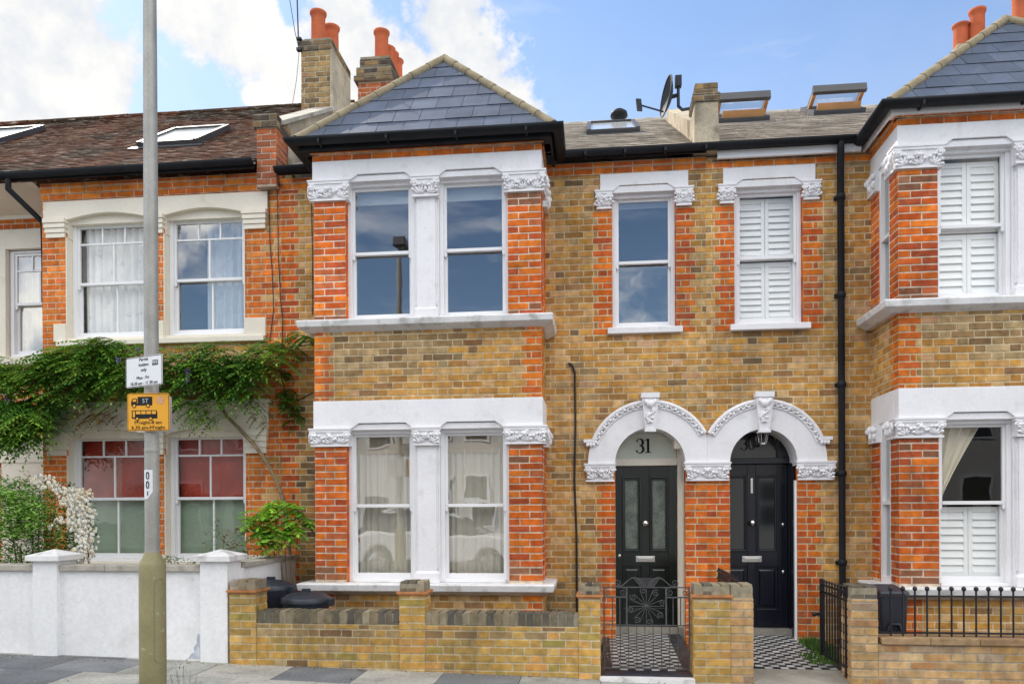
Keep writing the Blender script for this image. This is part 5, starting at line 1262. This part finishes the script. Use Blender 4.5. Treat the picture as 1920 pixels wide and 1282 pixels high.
ps = thing('parking_sign', (cen.x, cen.y, zs0), 'white permit holders parking plate on the lamp post, above the orange plate', 'sign')
slabplate(cen, ux, nn, wdt, zs1 - zs0, .003).build('sign_plate', MT['signwhite'], ps)
bd = MB(); hw, hh, tk = wdt / 2 - .003, (zs1 - zs0) / 2 - .003, .004
for a, b, c, d_ in ((-hw, hw, hh - tk, hh), (-hw, hw, -hh, -hh + tk), (-hw, -hw + tk, -hh + tk, hh - tk), (hw - tk, hw, -hh + tk, hh - tk)):
    bd.add([tuple(cen + ux * x + Vector((0, 0, z)) + nn * .0008) for x, z in ((a, c), (b, c), (b, d_), (a, d_))], ((0, 1, 2, 3),))
bd.build('border', MT['ink'], ps)
for s, z, sz, xo in (('Permit', .081, .030, 0), ('holders', .045, .030, 0), ('only', .010, .030, 0), ('Mon - Fri', -.043, .030, -.01), ('10.30 am - 11.30 am', -.081, .030, 0)):
    lettering(s, sz, 'lettering', MT['ink'], ps, on(cen, ux, nn, xo, z), 0, sx=1.12)
bk = MB(); bk.add([tuple(cen + ux * x + Vector((0, 0, z)) + nn * .001) for x, z in ((.085, .033), (.143, .033), (.143, .068), (.085, .068))], ((0, 1, 2, 3),)); bk.build('zone_box', MT['ink'], ps)
lettering('W3', .034, 'lettering', MT['signwhite'], ps, on(cen, ux, nn, .114, .050, .0022), .0003)
c2 = Vector((-3.041, 4.985, 2.2255)); ux2 = Vector((1, .02, 0)).normalized(); nn2 = Vector((ux2.y, -ux2.x, 0)); w2, h2 = .302, .258
ls = thing('loading_sign', (c2.x, c2.y, 2.10), 'orange loading hours plate with lorry and bus symbols on the lamp post', 'sign')
slabplate(c2, ux2, nn2, w2, h2, .003).build('sign_plate', MT['signorange'], ls)
bd = MB(); hw, hh, tk = w2 / 2 - .004, h2 / 2 - .004, .003
for a, b, c, d_ in ((-hw, hw, hh - tk, hh), (-hw, hw, -hh, -hh + tk), (-hw, -hw + tk, -hh + tk, hh - tk), (hw - tk, hw, -hh + tk, hh - tk)):
    bd.add([tuple(c2 + ux2 * x + Vector((0, 0, z)) + nn2 * .0008) for x, z in ((a, c), (b, c), (b, d_), (a, d_))], ((0, 1, 2, 3),))
bd.build('border', MT['ink'], ls)
def flat(mb, pts, mat=0, off=.0009): mb.add([tuple(c2 + ux2 * x + Vector((0, 0, z)) + nn2 * off) for x, z in pts], (tuple(range(len(pts))),), mat)
def disc(mb, x, z, r, mat, off): flat(mb, [(x + r * math.cos(2 * math.pi * i / 18), z + r * math.sin(2 * math.pi * i / 18)) for i in range(18)], mat, off)
lo = MB()
flat(lo, [(-.075, .045), (.030, .045), (.030, .105), (-.075, .105)]); flat(lo, [(-.122, .045), (-.079, .045), (-.079, .092), (-.110, .095), (-.122, .072)]); flat(lo, [(-.112, .072), (-.086, .072), (-.086, .088), (-.107, .089)], 1, .0014)
flat(lo, [(-.079, .045), (-.075, .045), (-.075, .058), (-.079, .058)])
for x in (-.100, .000): disc(lo, x, .043, .015, 0, .0018); disc(lo, x, .043, .0095, 1, .0022)
lo.build('lorry_symbol', [MT['ink'], MT['signorange']], ls)
m = MB(); flat(m, [(-.062, .06), (-.015, .06), (-.015, .092), (-.062, .092)], 0, .0016)
lettering('5T', .042, 'lettering', MT['signback'], ls, on(c2, ux2, nn2, -.020, .075, .0022), 0)
bu = MB(); flat(bu, [(-.118, -.045), (.066, -.045), (.066, -.005), (.060, .012), (-.118, .012)])
for a, b in ((-.110, -.095), (-.088, -.055), (-.049, -.018), (-.012, .020), (.026, .056)): flat(bu, [(a, -.036 if a < -.1 else -.014), (b, -.036 if a < -.1 else -.014), (b, .006), (a, .006)], 1, .0014)
for x in (-.078, .018): disc(bu, x, -.046, .014, 0, .0018); disc(bu, x, -.046, .0085, 1, .0022)
bu.build('bus_symbol', [MT['ink'], MT['signorange']], ls)
dk = MB(); disc(dk, .088, .079, .028, 0, .0014); dk.build('round_sticker', MT['sticker'], ls)
lettering("M'night-8 am", .033, 'lettering', MT['ink'], ls, on(c2, ux2, nn2, .0, -.072), 0, sx=1.15)
lettering("6.30 pm-M'night", .033, 'lettering', MT['ink'], ls, on(c2, ux2, nn2, .0, -.107), 0, sx=1.12)
c3 = Vector((-3.08, 5.12, 2.225))
bp = thing('sign_plate', (c3.x, c3.y, 2.09), 'back of a pale plate fixed behind the orange sign on the lamp post', 'sign')
slabplate(c3, Vector((1, 0, 0)), Vector((0, -1, 0)), .26, .25, .004).build('back_plate', MT['signback'], bp)
m = MB()
for z in (2.30, 2.15): m.lathe((XPO, YP, z), [(.0475, 0), (.055, .002), (.055, .018), (.0475, .02)], 18)
m.build('clip', MT['signback'], bp)
sk = thing('numbered_sticker', (XPO, YP - .05, 1.62), 'torn white sticker with two zeros on the lamp post', 'sticker')
m = MB(); n_ = 8; rr_ = .0492
for i in range(n_):
    a0, a1 = math.radians(-138 + 84 * i / n_), math.radians(-138 + 84 * (i + 1) / n_)
    zl = lambda a: 1.63 + .05 * max(0, (math.degrees(a) + 92) / 40) if True else 0
    m.quad((XPO + rr_ * math.cos(a0), YP + rr_ * math.sin(a0), zl(a0)), (XPO + rr_ * math.cos(a1), YP + rr_ * math.sin(a1), zl(a1)), (XPO + rr_ * math.cos(a1), YP + rr_ * math.sin(a1), 1.83), (XPO + rr_ * math.cos(a0), YP + rr_ * math.sin(a0), 1.83))
m.build('paper', MT['signwhite'], sk)
aa = math.radians(-92)
def onp(z, da=0): a = aa + da; n_ = Vector((math.cos(a), math.sin(a), 0)); u_ = Vector((-n_.y, n_.x, 0)); return on(Vector((XPO, YP, z)) + n_ * rr_, u_, n_, 0, 0, .0025)
lettering('0', .075, 'lettering', MT['ink'], sk, onp(1.788), .0004, sx=.75); lettering('0', .075, 'lettering', MT['ink'], sk, onp(1.724), .0004, sx=.75); lettering('I', .04, 'lettering', MT['ink'], sk, onp(1.667), .001)

# ------------------------------------------------------------------ dish, aerial, cables
dp_ = at(1250, 188, 9.75)
dsh = thing('satellite_dish', (1.16, 9.6, 6.32), 'dark grey satellite dish seen edge on beside the rendered party wall', 'satellite dish')
m = MB(); cD = Vector((.935, 9.8, 6.70)); ax = Vector((-.95, -.20, .13)).normalized(); e1 = Vector((0, 0, 1)); e1 = (e1 - ax * e1.dot(ax)).normalized(); e2 = ax.cross(e1)
vs = []; K = 7; n_ = 24
for i in range(K + 1):
    r_ = i / K
    for j in range(n_):
        a = 2 * math.pi * j / n_; vs.append(cD + e1 * (.245 * r_ * math.cos(a)) + e2 * (.22 * r_ * math.sin(a)) + ax * (.075 * r_ * r_ - .05))
m.add(vs, [(i * n_ + j, i * n_ + (j + 1) % n_, (i + 1) * n_ + (j + 1) % n_, (i + 1) * n_ + j) for i in range(K) for j in range(n_)], 0, True)
rim = [vs[K * n_ + j] for j in range(n_)]; m.tube(rim + [rim[0]], .008, 5); m.build('reflector', MT['dish'], dsh)
m = MB(); foot = cD - e1 * .20 + ax * .03; tip = cD + ax * .34 - e1 * .17; m.tube([foot, tip], .012, 6); m.hexa([tuple(tip + Vector(q)) for q in ((-.035, -.03, -.06), (.03, -.03, -.07), (.03, .03, -.07), (-.035, .03, -.06), (-.05, -.03, .07), (.015, -.03, .06), (.015, .03, .06), (-.05, .03, .07))]); m.build('receiver_arm', MT['dish'], dsh)
m = MB(); m.tube([(1.06, 9.78, 6.90), (1.06, 9.76, 6.55), (1.09, 9.6, 6.42), (1.16, 9.5, 6.38)], .018, 8); m.tube([cD - ax * .04, (1.06, 9.78, 6.70)], .025, 8); m.box(1.02, 1.10, 9.74, 9.82, 6.80, 6.93); m.build('bracket', MT['dish'], dsh)
ae = MB(); xA, zA0 = at(560, 75, 10.9); xT, zT = at(556, -40, 10.9)
ae.tube([(xA, 10.9, zA0 - .15), (xT, 10.9, zT)], .011, 6); ae.box(xA - .03, xA + .04, 10.88, 10.94, zA0 - .16, zA0 - .12); ae.box(xA - .03, xA + .04, 10.88, 10.94, zA0 + .0, zA0 + .03)
single('aerial_mast', ae, MT['iron'], 'thin black aerial mast strapped to the tall brick chimney stack', 'aerial')
def cable(pix, Y, r, label, name='cable'):
    m = MB(); P_ = [(at(px, py, Y)[0], Y, at(px, py, Y)[1]) for px, py in pix]; m.tube(P_, r, 6); return single(name, m, MT['iron'], label, 'cable', None)
cable([(1066, 681), (1073, 684), (1078, 698), (1079, 800), (1077, 900), (1081, 1000), (1082, 1148)], YW - .02, .012, 'thick black cable running down the yellow wall beside the bay')
cable([(503, 320), (506, 450), (511, 520), (513, 580), (506, 640)], YW - .02, .006, 'thin black cable crossing the orange pier from gutter to wisteria')
cable([(520, 335), (522, 480), (526, 560), (530, 600), (527, 700), (536, 745), (560, 750), (588, 735)], YW - .02, .006, 'thin black cable sagging from the orange pier to the bay')
cable([(583, 350), (586, 480), (586, 590)], YW - .02, .006, 'thin black cable beside the bay capital on the yellow wall')
m = MB(); m.tube([(*at(540, -20, 10.6)[:1], 10.6, at(540, -20, 10.6)[1]), (*at(553, 60, 10.8)[:1], 10.8, at(553, 60, 10.8)[1]), (*at(561, 95, 10.93)[:1], 10.93, at(561, 95, 10.93)[1])], .005, 5)
m.tube([(*at(561, 95, 10.93)[:1], 10.93, at(561, 95, 10.93)[1]), (*at(556, 150, 10.8)[:1], 10.8, at(556, 150, 10.8)[1]), (*at(548, 198, 10.6)[:1], 10.6, at(548, 198, 10.6)[1])], .004, 5)
single('aerial_cable', m, MT['iron'], 'thin loose cable hanging beside the tall chimney stack', 'cable')

# ------------------------------------------------------------------ planting
GREENS = [(.055, .13, .018), (.075, .17, .022), (.04, .10, .018), (.10, .21, .03), (.032, .085, .02)]
def leaflet(mb, p, d, up, l, w, col):
    d = d.normalized(); s = d.cross(up); s = s.normalized() if s.length > 1e-4 else Vector((1, 0, 0)); n = s.cross(d)
    a, b, c, e = p, p + d * l * .45 + s * w / 2 - n * w * .12, p + d * l, p + d * l * .45 - s * w / 2 - n * w * .12
    mb.add([a, b, c, e], ((0, 1, 2), (0, 2, 3)), 0, False, col)
def pinnate(mb, p, d, l, n, ll, lw, rg, pal, droop=.5):
    d = Vector(d).normalized(); p = Vector(p); c = rg.choice(pal); q = rg.uniform(.75, 1.3); c = tuple(i * q for i in c)
    side = d.cross(Vector((0, 0, 1))); side = side.normalized() if side.length > .01 else Vector((1, 0, 0))
    for i in range(n):
        t = (i + .6) / n; pt = p + d * l * t + Vector((0, 0, -droop * l * t * t)); dd = (d + Vector((0, 0, -2 * droop * t))).normalized()
        for sg in (-1, 1):
            leaflet(mb, pt, dd * .55 + side * sg + Vector((0, 0, -.25)), Vector((rg.uniform(-.2, .2), rg.uniform(-.2, .2), 1)), ll * (1.1 - .5 * abs(t - .4)), lw, c)
    leaflet(mb, p + d * l + Vector((0, 0, -droop * l)), d + Vector((0, 0, -droop * 1.5)), Vector((0, 0, 1)), ll, lw, c)
def inside(poly, x, y):
    c = False; j = len(poly) - 1
    for i in range(len(poly)):
        if (poly[i][1] > y) != (poly[j][1] > y) and x < (poly[j][0] - poly[i][0]) * (y - poly[i][1]) / (poly[j][1] - poly[i][1]) + poly[i][0]: c = not c
        j = i
    return c
def scatter(polys, Y, n, rg):
    poly = [at(x, y, Y) for x, y in polys]; xs_ = [p[0] for p in poly]; zs_ = [p[1] for p in poly]; out_ = []
    while len(out_) < n:
        x, z = rg.uniform(min(xs_), max(xs_)), rg.uniform(min(zs_), max(zs_))
        if inside(poly, x, z): out_.append((x, z))
    return out_
wi = thing('wisteria', (-3.66, 8.9, .1), 'wisteria climbing the orange house in a leafy band between its floors', 'climbing plant')
rg = random.Random(3)
tr = MB()
def pathpix(pix, Y): return [(at(px, py, Y)[0], Y, at(px, py, Y)[1]) for px, py in pix]
tr.tube([(-3.66, 8.95, .1), (-3.66, 8.95, 1.0)] + pathpix([(533, 940), (520, 905), (500, 865), (478, 835), (450, 805), (425, 780), (410, 755), (400, 725)], 8.93), [.03, .028, .026, .024, .024, .022, .022, .02, .02, .018], 8)
tr.tube(pathpix([(408, 745), (340, 715), (250, 720), (150, 715), (40, 720)], 8.95), [.02, .018, .018, .015, .012], 7)
tr.tube(pathpix([(402, 730), (450, 690), (520, 655), (585, 645)], 8.97), [.016, .013, .011, .008], 6)
tr.tube(pathpix([(250, 722), (215, 755), (185, 775)], 8.9), [.012, .010, .006], 6)
tr.build('stem', MT['bark'], wi)
lf = MB()
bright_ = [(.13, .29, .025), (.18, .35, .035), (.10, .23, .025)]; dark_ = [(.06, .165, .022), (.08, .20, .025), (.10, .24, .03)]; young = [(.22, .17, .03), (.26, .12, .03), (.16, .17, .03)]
def foliage(poly, Yc, n, pal, dy=.22, droop=.6, l=(.20, .36), n_=7, ll=.070, lw=.025, down=-.35):
    for x, z in scatter(poly, Yc, int(n * 1.7), rg):
        cl_ = math.sin(x * 9.1 + 2 * math.sin(z * 7)) + math.sin(z * 12.3 + 1.7 * math.sin(x * 5.3)) + rg.gauss(0, .5)
        if cl_ < -.9: continue
        y = Yc + rg.uniform(-dy, .10) - .05 * cl_; a = rg.uniform(0, 6.283)
        pl_ = [bright_[1], (.24, .42, .05), (.20, .30, .04)] if cl_ > 1.45 and pal is not young else pal
        pinnate(lf, (x, y, z + .05), (math.cos(a) * .8, -abs(math.sin(a)) * .8 - .1, rg.uniform(down, .45)), rg.uniform(*l), n_, ll * rg.uniform(.8, 1.25), lw, rg, pl_, droop)
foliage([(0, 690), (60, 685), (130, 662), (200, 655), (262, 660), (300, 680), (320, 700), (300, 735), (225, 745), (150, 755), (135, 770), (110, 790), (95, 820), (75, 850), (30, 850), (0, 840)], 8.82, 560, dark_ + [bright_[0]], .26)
foliage([(0, 700), (60, 690), (200, 665), (330, 690), (500, 670), (520, 720), (430, 750), (300, 735), (150, 750), (90, 820), (20, 840)], 8.98, 170, [(.04, .11, .018), (.05, .13, .02)], .08, droop=.3, l=(.2, .3), ll=.10, lw=.05)  # back layer of darker leaves puts the mass's inner shade into colour
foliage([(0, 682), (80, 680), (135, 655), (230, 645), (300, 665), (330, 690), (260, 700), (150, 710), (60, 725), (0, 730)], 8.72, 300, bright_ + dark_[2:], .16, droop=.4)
foliage([(0, 760), (90, 760), (105, 790), (70, 835), (20, 845), (0, 830)], 8.66, 260, dark_ + bright_[:1], .2)
foliage([(300, 690), (340, 665), (400, 660), (450, 655), (500, 680), (520, 720), (500, 745), (440, 755), (380, 765), (330, 770), (305, 740)], 8.80, 270, dark_ + bright_[:1], .20)
foliage([(320, 665), (390, 655), (470, 650), (520, 665), (540, 690), (470, 710), (400, 705), (340, 690)], 8.74, 130, bright_ + dark_[1:], .14, droop=.4)
foliage([(500, 645), (560, 632), (588, 640), (590, 655), (545, 668), (505, 672)], 8.92, 60, dark_ + bright_[:1], .08, l=(.12, .2))
foliage([(520, 700), (545, 705), (552, 760), (562, 800), (545, 800), (530, 750)], 8.98, 34, dark_, .04, l=(.10, .16))
foliage([(150, 775), (200, 768), (235, 772), (236, 800), (195, 800), (150, 800)], 8.80, 26, young, .08, droop=.7, l=(.12, .22), ll=.05, lw=.018)
foliage([(150, 655), (210, 642), (230, 650), (215, 665), (160, 672)], 8.7, 26, young + bright_, .1, l=(.12, .2))
foliage([(330, 760), (400, 765), (430, 785), (400, 800), (350, 795)], 8.80, 40, young[2:] + bright_, .1, droop=.8, l=(.14, .24), ll=.05, lw=.018)
foliage([(476, 750), (490, 750), (500, 800), (488, 815)], 8.9, 14, bright_ + young, .04, droop=.9, l=(.10, .16), ll=.04, lw=.016)
foliage([(385, 685), (412, 690), (408, 730), (392, 725)], 8.62, 12, young, .04, droop=.9, l=(.12, .18), ll=.045, lw=.017)
lf.build('foliage', MT['leaf'], wi)
for px, py in ((352, 705), (14, 752), (222, 676), (260, 660)):
    fl = MB(); x, z = at(px, py, 8.5); L_ = .16 if px == 352 else .08
    for i in range(70 if px == 352 else 30):
        t = rg.random(); r_ = .030 * (1 - t * .7); a = rg.uniform(0, 6.283); c = rg.choice([(.42, .32, .62), (.5, .4, .7), (.36, .26, .55)])
        fl.ell((x + r_ * math.cos(a), 8.5 + r_ * math.sin(a), z + L_ / 2 - L_ * t), (.010, .008, .008), 5, 3, 0, c)
    fl.build('flower_raceme', MT['petal'], wi)
def bush(mb, polys, Y, n, pal, size, dy, up=.2):
    for x, z in scatter(polys, Y, n, rg):
        y = Y + rg.uniform(-dy, dy); c = rg.choice(pal); q = rg.uniform(.7, 1.35); c = tuple(i * q for i in c)
        a = rg.uniform(0, 6.283); d = Vector((math.cos(a), math.sin(a) - .3, rg.uniform(-.7, .6 + up))); s = size * rg.uniform(.6, 1.3)
        leaflet(mb, Vector((x, y, z)), d, Vector((rg.uniform(-.4, .4), rg.uniform(-.6, .2), 1)), s, s * .5, c)
sb = thing('shrub', (-6.4, 7.95, .12), 'light green leafy shrub behind the white wall at the left edge', 'shrub')
m = MB()
for k in range(7): x, z = at(20 + 15 * k, 930 + (k % 3) * 18, 7.95); m.tube([(-6.2 + .05 * k, 7.95, .12), ((-6.2 + x) / 2, 7.93, .6), (x, 7.9, z)], [.018, .012, .006], 5)
m.build('stem', MT['bark'], sb)
m = MB()
bush(m, [(0, 905), (40, 895), (80, 915), (110, 935), (125, 970), (150, 1000), (140, 1040), (90, 1055), (0, 1058)], 7.95, 6000, [(.12, .27, .04), (.09, .21, .03), (.16, .33, .05), (.07, .17, .03)], .046, .28)
bush(m, [(0, 910), (60, 930), (95, 955), (70, 1005), (0, 1010)], 7.72, 2000, [(.25, .44, .07), (.30, .50, .10), (.19, .38, .06)], .050, .12)
bush(m, [(0, 885), (40, 880), (75, 900), (60, 920), (0, 915)], 7.9, 90, [(.20, .18, .05), (.15, .2, .05)], .045, .2)
m.build('foliage', MT['leaf'], sb)
rb = thing('rose_bush', (-5.55, 7.85, .12), 'white rambling rose in full bloom spilling beside the left white pillar', 'rose bush')
pth = [(72, 903), (95, 905), (118, 918), (140, 925), (158, 938), (165, 955), (160, 978), (170, 1000), (162, 1018), (150, 1035), (160, 1050)]
m = MB(); m.tube([(-5.4, 7.9, .12)] + pathpix(pth[::-1][2:], 7.83), [.012] * 3 + [.008] * (len(pth) - 4), 5); m.build('stem', MT['bark'], rb)
m = MB(); bush(m, [(70, 890), (130, 905), (175, 935), (180, 1000), (178, 1035), (150, 1060), (135, 1040), (140, 985), (135, 945), (90, 925)], 7.86, 420, [(.05, .12, .025), (.035, .09, .02), (.08, .15, .03)], .045, .1); m.build('foliage', MT['leaf'], rb)
fl = MB()
cl = [(88, 903, 20, 15), (110, 918, 14, 10), (135, 928, 20, 14), (152, 940, 18, 18), (146, 955, 16, 16), (143, 982, 15, 14), (152, 990, 16, 14), (165, 1005, 16, 20), (157, 1022, 16, 18), (168, 1035, 12, 12), (150, 1045, 15, 10), (128, 977, 10, 8), (107, 975, 8, 7), (120, 940, 10, 8), (168, 965, 12, 22), (160, 925, 14, 12), (49, 1018, 9, 12), (100, 988, 6, 5), (66, 905, 6, 6)]
for cx_, cy_, rx, ry in cl:
    for i in range(int(rx * ry * .14) + 4):
        a, q = rg.uniform(0, 6.283), math.sqrt(rg.random()); x, z = at(cx_ + rx * q * math.cos(a), cy_ + ry * q * math.sin(a), 7.76); y = 7.76 + rg.uniform(-.06, .06)
        c = rg.choice([(.88, .86, .80), (.90, .89, .85), (.84, .77, .62)] if cy_ > 930 or cx_ < 150 else [(.75, .66, .48), (.80, .74, .62)])
        for k in range(5):
            b = 1.2566 * k + a; fl.ell((x + .010 * math.cos(b), y, z + .010 * math.sin(b)), (.010, .006, .007), 5, 3, 0, c, rot=b)
        fl.ell((x, y - .006, z), (.005, .005, .005), 5, 3, 0, (.70, .55, .15))
o = fl.build('blossom', MT['petal'], rb); o['kind'] = 'stuff'
fe = thing('shrub', (-3.55, 8.55, 0), 'small bright green shrub at the foot of the climbing stem beside the yellow wall', 'shrub')
m = MB(); 
for k in range(5): x, z = at(505 + 15 * k, 960 + 10 * (k % 2), 8.6); m.tube([(-3.55, 8.6, .0), ((-3.55 + x) / 2, 8.6, .8), (x, 8.55, z)], [.012, .008, .004], 5)
m.build('stem', MT['bark'], fe)
lf = MB()
foliage([(478, 975), (500, 950), (530, 943), (565, 950), (575, 975), (560, 1010), (525, 1032), (505, 1025), (480, 1000)], 8.5, 130, [(.20, .42, .03), (.27, .50, .04), (.14, .32, .03)], .16, droop=.4, l=(.12, .20), n_=4, ll=.075, lw=.044)
lf.build('foliage', MT['leaf'], fe)
for (pl, nme, lab, pal, cnt, Y) in (
    ([(302, 1050), (318, 1040), (345, 1045), (370, 1048), (374, 1060), (302, 1060)], 'geranium', 'low green bedding plant just above the white wall right of the lamp post', [(.06, .13, .03), (.09, .17, .04)], 130, 7.8),
    ([(385, 1010), (392, 985), (400, 965), (408, 990), (420, 1010), (415, 1035), (390, 1035)], 'sapling', 'wispy green sapling in front of the lower right cream window', [(.13, .20, .05), (.09, .16, .04)], 60, 8.2),
    ([(412, 1000), (430, 990), (450, 992), (462, 1010), (450, 1035), (425, 1035)], 'acer', 'russet leaved small shrub in front of the lower right cream window', [(.18, .07, .02), (.13, .08, .02), (.22, .10, .03)], 140, 8.25),
    ([(440, 1035), (470, 1020), (500, 1030), (520, 1040), (500, 1046), (440, 1052)], 'hedge_plant', 'low dark green plant along the white side wall', [(.05, .12, .02), (.08, .16, .03)], 150, 8.2)):
    x0_, z0_ = at(sum(p[0] for p in pl) / len(pl), 1075, Y); t = thing(nme, (x0_, Y, .12), lab, 'plant')
    s_ = MB(); 
    for k in range(3): q = R.choice(pl); x, z = at(*q, Y); s_.tube([(x0_, Y, .1), (x0_ * .5 + x * .5, Y, (z + .1) / 2 + .05), (x, Y, z)], .004, 4)
    s_.build('stem', MT['bark'], t); m = MB(); bush(m, pl, Y, cnt, pal, .04, .08); m.build('foliage', MT['leaf'], t)
wd_ = thing('weed', (-2.9, 5.15, gz(-2.9)), 'spindly pale weed growing beside the lamp post base', 'weed')
m = MB()
for k in range(5):
    x = -2.93 + .03 * k; m.tube([(-2.90, 5.15, gz(-2.9)), (x, 5.13, .25), (x + .02 * (k - 2), 5.12, .46 - .03 * abs(k - 2))], .003, 4)
m.build('stem', MT['leaf'], wd_)
m = MB()
for k in range(90): leaflet(m, Vector((-2.90 + rg.gauss(0, .035), 5.13 + rg.gauss(0, .03), rg.uniform(.0, .5))), Vector((rg.uniform(-1, 1), rg.uniform(-1, 1), .5)), Vector((0, 0, 1)), .026, .009, (.16, .2, .09))
m.build('foliage', MT['leaf'], wd_)
m = MB()
for k in range(900):
    x = rg.uniform(2.28, 2.50); y = rg.uniform(8.3, 9.0); z = .0 + .02
    if rg.random() < .3: x, y = rg.uniform(2.1, 2.45), rg.uniform(7.75, 8.3)
    leaflet(m, Vector((x, y, z)), Vector((rg.uniform(-.6, .6), rg.uniform(-.6, .6), 1)), Vector((0, -1, .2)), rg.uniform(.04, .12 if y > 8.4 else .05), .012, rg.choice([(.06, .15, .02), (.10, .20, .03), (.05, .11, .02)]))
o = m.build('weeds', MT['leaf']); o['kind'] = 'stuff'; tag(o, 'patch of green weeds beside the path to the navy door', 'weeds')

m = MB()
for k in range(520):
    if k < 380: x = rg.uniform(-6.5, 1.0); y = YG - abs(rg.gauss(0, .07)) - .02 if rg.random() < .75 else rg.uniform(5.0, 7.2); z = gz(x) + .004
    else: x = rg.choice([rg.gauss(.10, .05), rg.uniform(.1, .9)]); y = rg.uniform(7.4, 8.9); z = .075
    if -.02 > x > -.0: continue
    leaflet(m, Vector((x, y, z)), Vector((rg.uniform(-1, 1), rg.uniform(-1, 1), rg.uniform(0, .25))), Vector((0, 0, 1)), rg.uniform(.012, .04), rg.uniform(.008, .02), rg.choice([(.30, .22, .10), (.20, .12, .05), (.42, .36, .22), (.12, .10, .06), (.5, .46, .38)]))
o = m.build('leaf_litter', MT['leaf']); o['kind'] = 'stuff'; tag(o, 'dry leaves and crumbs of dirt along the foot of the garden walls', 'litter')
# ------------------------------------------------------------------ across the street (seen in the window reflections)
ho = thing('rendered_house', (-14, -7.2, -.1), 'pale rendered terrace house across the street, reflected in the bay windows', 'house', 'pale houses across the street')
m = MB(); m.box(-16.6, -11.35, -15, -7.2, -.6, 5.6); m.build('house_wall', MT['stucco'], ho)
m = MB(); m.hexa([(-16.7, -15.2, 5.6), (-11.3, -15.2, 5.6), (-11.3, -6.95, 5.6), (-16.7, -6.95, 5.6), (-16.7, -11.2, 7.9), (-11.3, -11.2, 7.9), (-11.3, -11.0, 7.9), (-16.7, -11.0, 7.9)]); m.build('roof', MT['farroof'], ho)
for x, z, hgt in ((-15.8, .9, 1.6), (-14.6, .9, 1.6), (-15.8, 3.6, 1.5), (-14.6, 3.6, 1.5), (-12.5, 3.6, 1.5)):
    m = MB(); m.box(x, x + .85, -7.199, -7.16, z, z + hgt); wn = m.build('window', MT['gloss'], ho); g = MB()
    for k in (0, 1): g.box(x + .07, x + .78, -7.159, -7.15, z + .07 + (hgt / 2 - .02) * k, z + hgt / 2 - .04 + (hgt / 2 - .02) * k)
    g.build('pane', MT['darkglass'], wn)
m = MB(); m.box(-12.6, -11.8, -7.199, -7.15, .0, 2.05); m.build('front_door', MT['doornavy'], ho)
for k in range(1, 6): copy_tree(ho, (5.27 * k, 0, 0))
car = thing('parked_car', (-3.9, -2.2, -.15), 'white hatchback parked across the street, reflected in the ground floor bay', 'car')
prof = [(-2.0, .30), (-2.05, .55), (-1.98, .85), (-1.75, .95), (-1.55, 1.0), (1.0, .98), (1.75, .86), (2.02, .68), (2.08, .45), (2.0, .28)]
cab = [(-1.85, .96), (-1.45, 1.40), (-.9, 1.50), (.1, 1.49), (.55, 1.35), (1.15, .97)]
m = MB(); zc = -.12; cx_ = -3.9
def arched(p):
    b = []
    for c in (1.30, -1.30):
        b += [(c + .36 * math.cos(math.pi * i / 10), .30 + .36 * math.sin(math.pi * i / 10)) for i in range(11)]
    return p + b
m.prism([(cx_ + x, zc + z) for x, z in arched(prof)], -3.05, -1.35); m.build('body', MT['carpaint'], car, .06)
m = MB(); P_ = [(cx_ + x, zc + z) for x, z in cab]
n_ = len(P_); vs = [(x, -1.42 - .16 * (z - zc - .96) / .5, z) for x, z in P_] + [(x, -2.98 + .16 * (z - zc - .96) / .5, z) for x, z in P_]
m.add(vs, [tuple(range(n_)), tuple(range(2 * n_ - 1, n_ - 1, -1))] + [(i, (i + 1) % n_, (i + 1) % n_ + n_, i + n_) for i in range(n_)]); m.build('cabin', MT['darkglass'], car, .03)
m = MB(); m.hexa([(cx_ - 1.4, -2.84, zc + 1.41), (cx_ + .5, -2.84, zc + 1.38), (cx_ + .5, -1.56, zc + 1.38), (cx_ - 1.4, -1.56, zc + 1.41), (cx_ - 1.2, -2.8, zc + 1.52), (cx_ + .2, -2.8, zc + 1.52), (cx_ + .2, -1.6, zc + 1.52), (cx_ - 1.2, -1.6, zc + 1.52)]); m.build('roof', MT['carpaint'], car, .04)
for x in (-1.3, 1.3):
    for y in (-3.03, -1.55):
        m = MB(); m.lathe((cx_ + x, y, zc + .32), [(.2, 0), (.32, .0), (.33, .03), (.33, .17), (.32, .2), (.2, .2)], 24, axis='y'); wh = m.build('wheel', MT['tyre'], car)
        m = MB(); m.lathe((cx_ + x, y, zc + .32), [(.001, .19), (.06, .2), (.2, .195), (.21, .19)], 20, axis='y'); m.build('rim', MT['chrome'], wh)
m = MB(); m.box(cx_ - 2.06, cx_ - 1.75, -1.55, -1.345, zc + .72, zc + .88); m.build('tail_light', MT['redlamp'], car, .03)

for o in list(bpy.data.objects):
    if '_base' in o: del o['_base']
